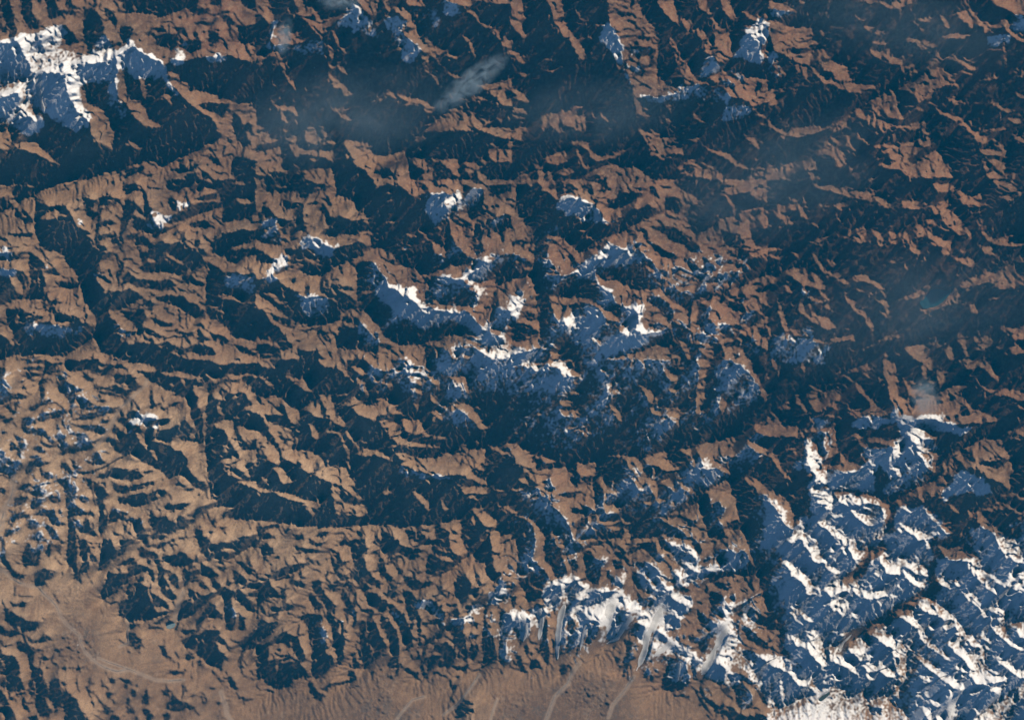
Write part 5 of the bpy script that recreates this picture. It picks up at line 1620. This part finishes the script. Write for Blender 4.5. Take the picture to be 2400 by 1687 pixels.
Z = z * CELL * U
Z = Z - Z[MY:-MY, MX:-MX].mean()
zoff = -(z * CELL * U)[MY:-MY, MX:-MX].mean()
def ground(px, py):
    cx, cy = cellxy(np.asarray(px, float), np.asarray(py, float))
    return sample(Z, cx, cy)

# ------------------------------------------------------------------ materials
def N(nt, t, **kw):
    nd = nt.nodes.new(t)
    for k, v in kw.items(): setattr(nd, k, v)
    return nd
def mixc(nt, fac, a, b, blend='MIX'):
    m = N(nt, 'ShaderNodeMix', data_type='RGBA', blend_type=blend)
    for sock, v in ((m.inputs[0], fac), (m.inputs[6], a), (m.inputs[7], b)):
        if hasattr(v, 'links') or isinstance(v, bpy.types.NodeSocket): nt.links.new(v, sock)
        else: sock.default_value = v if not isinstance(v, tuple) else (*v, 1)
    return m.outputs[2]
def noise(nt, vec, scale, detail=8, rough=.6, dist=0.0):
    t = N(nt, 'ShaderNodeTexNoise'); t.inputs['Scale'].default_value = scale; t.inputs['Detail'].default_value = detail
    t.inputs['Roughness'].default_value = rough; t.inputs['Distortion'].default_value = dist
    nt.links.new(vec, t.inputs['Vector']); return t.outputs['Fac']
def ramp(nt, v, a, b):
    r = N(nt, 'ShaderNodeMapRange'); r.clamp = True
    r.inputs['From Min'].default_value = a; r.inputs['From Max'].default_value = b
    nt.links.new(v, r.inputs['Value']); return r.outputs[0]
def ground_material(name):
    m = bpy.data.materials.new(name); m.use_nodes = True; nt = m.node_tree
    b = nt.nodes['Principled BSDF']; L = nt.links
    tc = N(nt, 'ShaderNodeTexCoord').outputs['Object']
    def attr(nm):
        a = N(nt, 'ShaderNodeAttribute'); a.attribute_name = nm; return a.outputs['Fac']
    sn, red, gr = attr('snow'), attr('red'), attr('gravel')
    n1 = noise(nt, tc, 0.05, 10, .62, .6); n2 = noise(nt, tc, 0.9, 8, .65); n3 = noise(nt, tc, 4.0, 5, .6)
    rock = mixc(nt, ramp(nt, n1, .35, .65), (.270, .155, .080), (.130, .075, .040))
    rust = mixc(nt, ramp(nt, n1, .38, .62), (.215, .100, .052), (.090, .046, .027))
    c = mixc(nt, red, rock, rust)
    c = mixc(nt, attr('pale'), c, (.46, .31, .185))
    c = mixc(nt, attr('plain'), c, mixc(nt, ramp(nt, n1, .36, .60), (.080, .050, .032), (.145, .082, .045)))
    lt = N(nt, 'ShaderNodeMath', operation='MULTIPLY'); nt.links.new(ramp(nt, n2, .45, .75), lt.inputs[0]); lt.inputs[1].default_value = .6
    c = mixc(nt, lt.outputs[0], c, (.34, .215, .12))
    dk = N(nt, 'ShaderNodeMath', operation='MULTIPLY'); nt.links.new(ramp(nt, n3, .48, .75), dk.inputs[0]); dk.inputs[1].default_value = .75
    c = mixc(nt, dk.outputs[0], c, (.085, .062, .045))
    c = mixc(nt, attr('band'), c, (.105, .080, .060))
    c = mixc(nt, gr, c, (.34, .255, .185))
    sc = mixc(nt, ramp(nt, n2, .3, .7), (.82, .80, .77), (.68, .67, .66))
    c = mixc(nt, sn, c, sc)
    L.new(c, b.inputs['Base Color'])
    b.inputs['Roughness'].default_value = .9; b.inputs['Specular IOR Level'].default_value = .1
    bp = N(nt, 'ShaderNodeBump'); bp.inputs['Strength'].default_value = .6; bp.inputs['Distance'].default_value = .12
    L.new(noise(nt, tc, 3.0, 6, .65), bp.inputs['Height']); L.new(bp.outputs[0], b.inputs['Normal'])
    return m
M_rock = ground_material('bare_rock_slopes'); M_snow = ground_material('wind_packed_snow'); M_plain = ground_material('dry_plateau_soil')
def simple(name, cols, scale, rough=.8, spec=.2, bump=.0, dist=.5):
    m = bpy.data.materials.new(name); m.use_nodes = True; nt = m.node_tree
    b = nt.nodes['Principled BSDF']; tc = N(nt, 'ShaderNodeTexCoord').outputs['Object']
    nn = noise(nt, tc, scale, 8, .65, dist)
    nt.links.new(mixc(nt, ramp(nt, nn, .35, .65), *cols), b.inputs['Base Color'])
    b.inputs['Roughness'].default_value = rough; b.inputs['Specular IOR Level'].default_value = spec
    if bump:
        bp = N(nt, 'ShaderNodeBump'); bp.inputs['Strength'].default_value = bump; bp.inputs['Distance'].default_value = .1
        nt.links.new(nn, bp.inputs['Height']); nt.links.new(bp.outputs[0], b.inputs['Normal'])
    return m
M_ice = simple('debris_streaked_glacier_ice', ((.60, .59, .57), (.47, .455, .43)), 1.0, .7, .3, .3, .2)
M_river = simple('pale_river_gravel', ((.26, .21, .165), (.15, .11, .08)), 1.6, .8, .2)
M_lake = {'teal': simple('teal_lake_water', ((.006, .055, .075), (.01, .075, .095)), .3, .25, .4),
          'green': simple('dark_green_lake_water', ((.05, .07, .055), (.065, .085, .07)), .6, .25, .4),
          'turquoise': simple('turquoise_lake_water', ((.20, .30, .31), (.30, .36, .36)), 1.5, .3, .4)}

# ------------------------------------------------------------------ terrain meshes
xs = ((np.arange(SH[1]) - MX) * CELL - PW / 2 + CELL / 2) * U
ys = -((((SH[0] - 1) - np.arange(SH[0])) - MY) * CELL - PH / 2 + CELL / 2) * U
gx_, gy_ = np.meshgrid(xs, ys)
ZY, ZX = np.gradient(Z, CELL * U)
nrm = np.dstack([-ZX, -ZY, np.ones_like(Z)]); nrm /= np.linalg.norm(nrm, axis=2, keepdims=True)
pxg = gx_ / U + PW / 2; pyg = PH / 2 - gy_ / U
# rusty tint to the upper right, tan to the lower left
red = np.clip(0.5 + (pxg - 1150) / 2000 + (750 - pyg) / 1300 + 0.16 * fbm(SH, .002, .03, 1.5, 31), 0, 1)
plainness = np.clip(1 - (rel - .06) / .25, 0, 1)
gravel = np.clip(rm * 0.5 + 0.55 * np.clip(1 - np.abs(hr + .12) / .1, 0, 1) * (np.abs(fbm(SH, .01, .2, 1.4, 33)) < .25) * .5, 0, 1) * (1 - snow * .8)

idx = np.arange(SH[0] * SH[1]).reshape(SH)
q = np.stack([idx[:-1, :-1], idx[:-1, 1:], idx[1:, 1:], idx[1:, :-1]], -1).reshape(-1, 4)
fs = (snow[:-1, :-1] + snow[1:, 1:] + snow[:-1, 1:] + snow[1:, :-1]).ravel() / 4
fp = (plainness[:-1, :-1]).ravel(); fpy = pyg[:-1, :-1].ravel()
fpx = pxg[:-1, :-1].ravel()
cls = np.where(fs > .5, 1, np.where((fp > .5) & (fpy > 1150), 2, 0))
V = np.stack([gx_, gy_, Z], -1).reshape(-1, 3)
NR = nrm.reshape(-1, 3)
band = np.clip((np.abs(fbm(SH, .01, .4, 1.1, 35)) - .8) / 1.2, 0, .75) * (.35 + .65 * plainness)
lowland = plainness * np.clip((pyg - 1150) / 200, 0, 1)
pale = np.clip(np.clip(1 - np.hypot((pxg - 250) / 900, (pyg - 1180) / 420), 0, 1) * 1.1 + .35 * np.clip(hr, 0, 1) * (1 - red), 0, .8) * np.clip(.75 + .3 * fbm(SH, .01, .3, 1.2, 37), 0, 1)
FIELDS = {'pale': pale.ravel(), 'plain': lowland.ravel(), 'band': band.ravel(), 'snow': snow.ravel(), 'red': red.ravel(), 'gravel': gravel.ravel()}
def mesh_from(name, faces, mat, smooth_custom=True):
    used = np.zeros(len(V), bool); used[faces.ravel()] = True
    remap = np.cumsum(used) - 1
    v = V[used]; fc = remap[faces].astype(np.int32)
    me = bpy.data.meshes.new(name)
    me.vertices.add(len(v)); me.vertices.foreach_set('co', v.astype(np.float32).ravel())
    me.loops.add(fc.size); me.loops.foreach_set('vertex_index', fc.ravel())
    me.polygons.add(len(fc)); me.polygons.foreach_set('loop_start', np.arange(0, fc.size, 4, dtype=np.int32))
    me.update(calc_edges=True)
    me.shade_smooth()
    for k, a in FIELDS.items():
        at = me.attributes.new(k, 'FLOAT', 'POINT'); at.data.foreach_set('value', a[used].astype(np.float32))
    me.normals_split_custom_set_from_vertices(NR[used].astype(np.float32))
    me.materials.append(mat)
    ob = bpy.data.objects.new(name, me); C.objects.link(ob)
    return ob
def struct(o, label=None):
    o['kind'] = 'structure'
    if label: o['label'] = label
    return o
struct(mesh_from('mountain_slopes', q[cls == 0], M_rock), 'bare brown ribbed mountain slopes lit from the upper right')
struct(mesh_from('plateau_plain', q[cls == 2], M_plain), 'smooth tan plateau plain along the bottom left')
# snow grouped by massif
SEEDS = [((150, 200), 'bright snow massif with blue shaded bowls in the upper left corner'),
         ((380, 490), 'tiny bright snow summit in the left third'),
         ((700, 600), 'snow dusted summit group with a curved shaded cirque left of centre'),
         ((1060, 470), 'bright snow saddle above the centre'),
         ((1340, 480), 'snow rimmed shaded ridge above right of centre'),
         ((950, 720), 'long white crest with a broad shaded face left of centre'),
         ((1420, 720), 'bright broken snow crests just right of centre'),
         ((1250, 870), 'row of snowy spurs descending from the central crest'),
         ((1680, 780), 'thin snow on the broken ridges right of centre'),
         ((860, 80), 'faint snow on fluted ridges at the top'),
         ((1450, 150), 'narrow snow edge along the tall dark ridge at the top'),
         ((1780, 120), 'patchy snow on the rocky summits at the upper right'),
         ((150, 1100), 'scattered snow patches on the small ridges at the left edge'),
         ((340, 990), 'small bright snow peak in the lower left'),
         ((1400, 1400), 'white glacier covered crest above the brown plain'),
         ((1500, 1130), 'snowy crest between the two straight valleys'),
         ((2050, 1080), 'snow covered ridges round the wispy cloud at right'),
         ((2150, 1450), 'large snow covered mountain block filling the lower right corner'),
         ((1700, 1520), 'snowy ridges with short glaciers at the bottom right of centre')]
sp = np.array([s[0] for s in SEEDS], float)
sf = np.nonzero(cls == 1)[0]
near = np.argmin((fpx[sf, None] - sp[:, 0])**2 + (fpy[sf, None] - sp[:, 1])**2, axis=1)
for k, (_, lab) in enumerate(SEEDS):
    ff = q[sf[near == k]]
    if len(ff): struct(mesh_from('snow_cover', ff, M_snow), lab)

# wider country around, coarser
def outer():
    st = 12; X1, X0 = xs[-1], xs[0]; Y1, Y0 = ys[-1], ys[0]
    nxo, nyo = int(3 * SH[1] / st), int(3 * SH[0] / st)
    ux = np.linspace(-1, 2, nxo + 1); uy = np.linspace(-1, 2, nyo + 1)
    zz = blur(Z, 3)
    gx, gy = np.meshgrid(ux, uy)
    tri = lambda t: np.abs((t + 1) % 2 - 1)      # mirrored repeats keep the rims continuous
    zo = sample(zz, tri(gx) * (SH[1] - 1), tri(gy) * (SH[0] - 1))
    wx, wy = X0 + gx * (X1 - X0), Y0 + gy * (Y1 - Y0)
    inside = (gx > .012) & (gx < .988) & (gy > .015) & (gy < .985)
    zo = zo - np.where((gx >= 0) & (gx <= 1) & (gy >= 0) & (gy <= 1), 0.8, 0.0)
    id_ = np.arange(zo.size).reshape(zo.shape)
    fq = np.stack([id_[:-1, :-1], id_[:-1, 1:], id_[1:, 1:], id_[1:, :-1]], -1).reshape(-1, 4)
    keep = ~(inside[:-1, :-1] & inside[1:, 1:] & inside[:-1, 1:] & inside[1:, :-1]).ravel()
    fq = fq[keep]
    me = bpy.data.meshes.new('surrounding_mountains')
    me.from_pydata(np.stack([wx, wy, zo], -1).reshape(-1, 3).tolist(), [], fq.tolist())
    me.shade_smooth()
    for k, a in (('snow', np.zeros(zo.size)), ('red', np.full(zo.size, .5)), ('gravel', np.zeros(zo.size)), ('plain', np.zeros(zo.size)), ('band', np.zeros(zo.size)), ('pale', np.zeros(zo.size))):
        at = me.attributes.new(k, 'FLOAT', 'POINT'); at.data.foreach_set('value', a.astype(np.float32))
    me.materials.append(M_rock)
    ob = bpy.data.objects.new('surrounding_mountains', me); C.objects.link(ob); struct(ob, 'coarser brown mountain country beyond the picture edge')
outer()

# ------------------------------------------------------------------ glaciers, rivers, lakes
def smooth_line(p, step):
    p = np.array(p, float)
    t = np.r_[0, np.cumsum(np.hypot(*np.diff(p, axis=0).T))]
    n = max(int(t[-1] / step), 4); s = np.linspace(0, t[-1], n * 4)
    x = np.interp(s, t, p[:, 0]); y = np.interp(s, t, p[:, 1])
    k = np.ones(9) / 9
    xp = np.convolve(np.pad(x, 4, 'edge'), k, 'valid'); yp = np.convolve(np.pad(y, 4, 'edge'), k, 'valid')
    return xp[::4], yp[::4]
def ribbon(name, path, width, mat, crown, lift, across, seed, taper):
    x, y = smooth_line(path, 3.0); r = np.random.default_rng(seed)
    n = len(x); dx = np.gradient(x); dy = np.gradient(y); L = np.hypot(dx, dy); nx, ny = -dy / L, dx / L
    wob = np.convolve(r.standard_normal(n + 6), np.ones(7) / 7, 'valid')
    wob2 = np.convolve(r.standard_normal(n + 6), np.ones(7) / 7, 'valid')
    t = np.linspace(0, 1, n)
    wd = width * (taper(t) + .35 * wob)
    wd = np.maximum(wd, width * .12)
    cols = np.linspace(-1, 1, across); vs = []
    for i in range(n):
        for c in cols:
            px = x[i] + nx[i] * (c * wd[i] + wob2[i] * width * .3); py = y[i] + ny[i] * (c * wd[i] + wob2[i] * width * .3)
            X, Y = w(px, py)
            vs.append((X, Y, float(ground(px, py)) + lift + crown * (1 - c * c) - (0.10 if abs(c) > .99 else 0)))
    fc = [(i * across + j, (i + 1) * across + j, (i + 1) * across + j + 1, i * across + j + 1) for i in range(n - 1) for j in range(across - 1)]
    me = bpy.data.meshes.new(name); me.from_pydata(vs, [], fc); me.validate()
    if me.polygons[0].normal.z < 0: me.flip_normals()
    me.shade_smooth(); me.materials.append(mat)
    ob = bpy.data.objects.new(name, me); C.objects.link(ob); return ob
for i, (p, wd, lab) in enumerate(GLACIERS):
    o = ribbon('glacier', p, wd, M_ice, .05, .02, 9, 40 + i, lambda t: np.clip(1.15 - .45 * t, 0, 2) * np.clip((1.03 - t) * 6, .1, 1) * np.clip(t * 8 + .4, 0, 1))
    o['label'] = lab; o['category'] = 'glacier'; o['group'] = 'valley glaciers on the snowy ranges'
for i, (p, wd, lab) in enumerate(RIVERS):
    struct(ribbon('river', p, wd * .55, M_river, 0, .03, 3, 80 + i, lambda t: np.ones_like(t)), lab)
for (p, lab, kind), zl in zip(LAKES, lake_z):
    pp = np.array(p); n = len(pp); v = []
    t = np.linspace(0, n, n * 6, endpoint=False)
    ring = np.array([[np.interp(t, np.arange(n + 1), np.r_[pp[:, k], pp[0, k]])] for k in (0, 1)]).reshape(2, -1).T
    kk = np.ones(5) / 5
    ring = np.stack([np.convolve(np.r_[ring[-2:, k], ring[:, k], ring[:2, k]], kk, 'valid') for k in (0, 1)], 1)
    c = ring.mean(0); zz = zl * CELL * U + zoff
    v = [(*w(*c), zz)] + [(*w(*(c + (q_ - c) * 1.06)), zz) for q_ in ring]
    m_ = len(ring)
    me = bpy.data.meshes.new('lake'); me.from_pydata(v, [], [(0, 1 + i, 1 + (i + 1) % m_) for i in range(m_)])
    if me.polygons[0].normal.z < 0: me.flip_normals()
    me.materials.append(M_lake[kind]); ob = bpy.data.objects.new('lake', me); C.objects.link(ob); struct(ob, lab)

# ------------------------------------------------------------------ clouds
def cloud(px, py, rx, ry, rot, dens, scale, lab, hz=1.6, seed=0, thr=.38):
    import bmesh
    bm = bmesh.new(); bmesh.ops.create_icosphere(bm, subdivisions=4, radius=1)
    me = bpy.data.meshes.new('cloud'); bm.to_mesh(me); bm.free()
    o = bpy.data.objects.new('cloud', me); C.objects.link(o)
    X, Y = w(px, py); o.location = (X, Y, float(ground(px, py)) + hz + 6.0)
    o.scale = (rx * U, ry * U, hz); o.rotation_euler = (0, 0, math.radians(rot))
    m = bpy.data.materials.new('thin_cloud_vapour'); m.use_nodes = True; nt = m.node_tree
    nt.nodes.remove(nt.nodes['Principled BSDF'])
    pv = N(nt, 'ShaderNodeVolumePrincipled'); pv.inputs['Color'].default_value = (.72, .90, 1, 1)
    tc = N(nt, 'ShaderNodeTexCoord').outputs['Object']
    mp = N(nt, 'ShaderNodeMapping'); mp.inputs['Location'].default_value = (seed * 7.1, seed * 3.3, 0); mp.inputs['Scale'].default_value = (rx / ry * .8, 1, .5)
    nt.links.new(tc, mp.inputs['Vector'])
    nn = ramp(nt, noise(nt, mp.outputs[0], scale, 5, .6, .8), thr, .85)
    ln = N(nt, 'ShaderNodeVectorMath', operation='LENGTH'); nt.links.new(tc, ln.inputs[0])
    fo = ramp(nt, ln.outputs['Value'], 1.0, .25)
    mu = N(nt, 'ShaderNodeMath', operation='MULTIPLY'); nt.links.new(nn, mu.inputs[0]); nt.links.new(fo, mu.inputs[1])
    m2 = N(nt, 'ShaderNodeMath', operation='MULTIPLY'); nt.links.new(mu.outputs[0], m2.inputs[0]); m2.inputs[1].default_value = dens
    nt.links.new(m2.outputs[0], pv.inputs['Density'])
    nt.links.new(pv.outputs[0], nt.nodes['Material Output'].inputs['Volume'])
    me.materials.append(m)
    o['label'] = lab; o['category'] = 'cloud'
K = 2400 / 2296
cloud(1055 * K, 190 * K, 120, 34, 38, 1.3, 1.6, 'slim white cloud plume slanting across the upper centre', seed=1)
cloud(760 * K, 265 * K, 330, 130, 8, .20, 1.3, 'broad thin blue grey cloud veil over the upper left centre', seed=2, thr=.30)
cloud(2072 * K, 895 * K, 42, 60, 10, 1.0, 1.5, 'small white cloud puff over the snowy right hand ridges', seed=3)
cloud(762 * K, 8 * K, 60, 24, 0, .8, 1.4, 'tiny cloud wisp at the top edge', seed=6)
cloud(640 * K, 85 * K, 22, 50, -10, .8, 1.4, 'narrow cloud wisp spilling from a ridge near the upper left', seed=7)
cloud(1740 * K, 400 * K, 330, 150, 20, .13, 1.2, 'very faint cloud veil over the dark valley on the upper right', seed=8, thr=.25)
cloud(2050 * K, 700 * K, 380, 170, 12, .09, 1.2, 'faint bluish cloud veil over the dark hills round the lake at right', seed=9, thr=.25)
cloud(2000 * K, 60 * K, 330, 110, -10, .10, 1.2, 'faint bluish cloud veil along the top right edge', seed=10, thr=.25)
cloud(1330 * K, 250 * K, 260, 90, 5, .12, 1.2, 'faint cloud veil below the tall dark ridge at the top', seed=11, thr=.25)

# ------------------------------------------------------------------ haze
zb = float(Z.min()) - 1.5
X1 = (xs[-1] - xs[0]) * 1.5 + 20; Y1 = (ys[-1] - ys[0]) * 1.5 + 20
import bmesh
bm = bmesh.new(); bmesh.ops.create_cube(bm, size=1)
me = bpy.data.meshes.new('haze'); bm.to_mesh(me); bm.free()
hz = bpy.data.objects.new('haze', me); C.objects.link(hz)
top = CAM_H + 2
hz.location = (0, 0, (top + zb) / 2); hz.scale = (2 * X1, 2 * Y1, top - zb)
m = bpy.data.materials.new('blue_haze'); m.use_nodes = True; nt = m.node_tree
nt.nodes.remove(nt.nodes['Principled BSDF'])
pv = N(nt, 'ShaderNodeVolumePrincipled'); pv.inputs['Color'].default_value = (.004, .46, .88, 1)
pv.inputs['Density'].default_value = 0.000072; pv.inputs['Anisotropy'].default_value = 0.0
nt.links.new(pv.outputs[0], nt.nodes['Material Output'].inputs['Volume'])
me.materials.append(m); hz['kind'] = 'stuff'
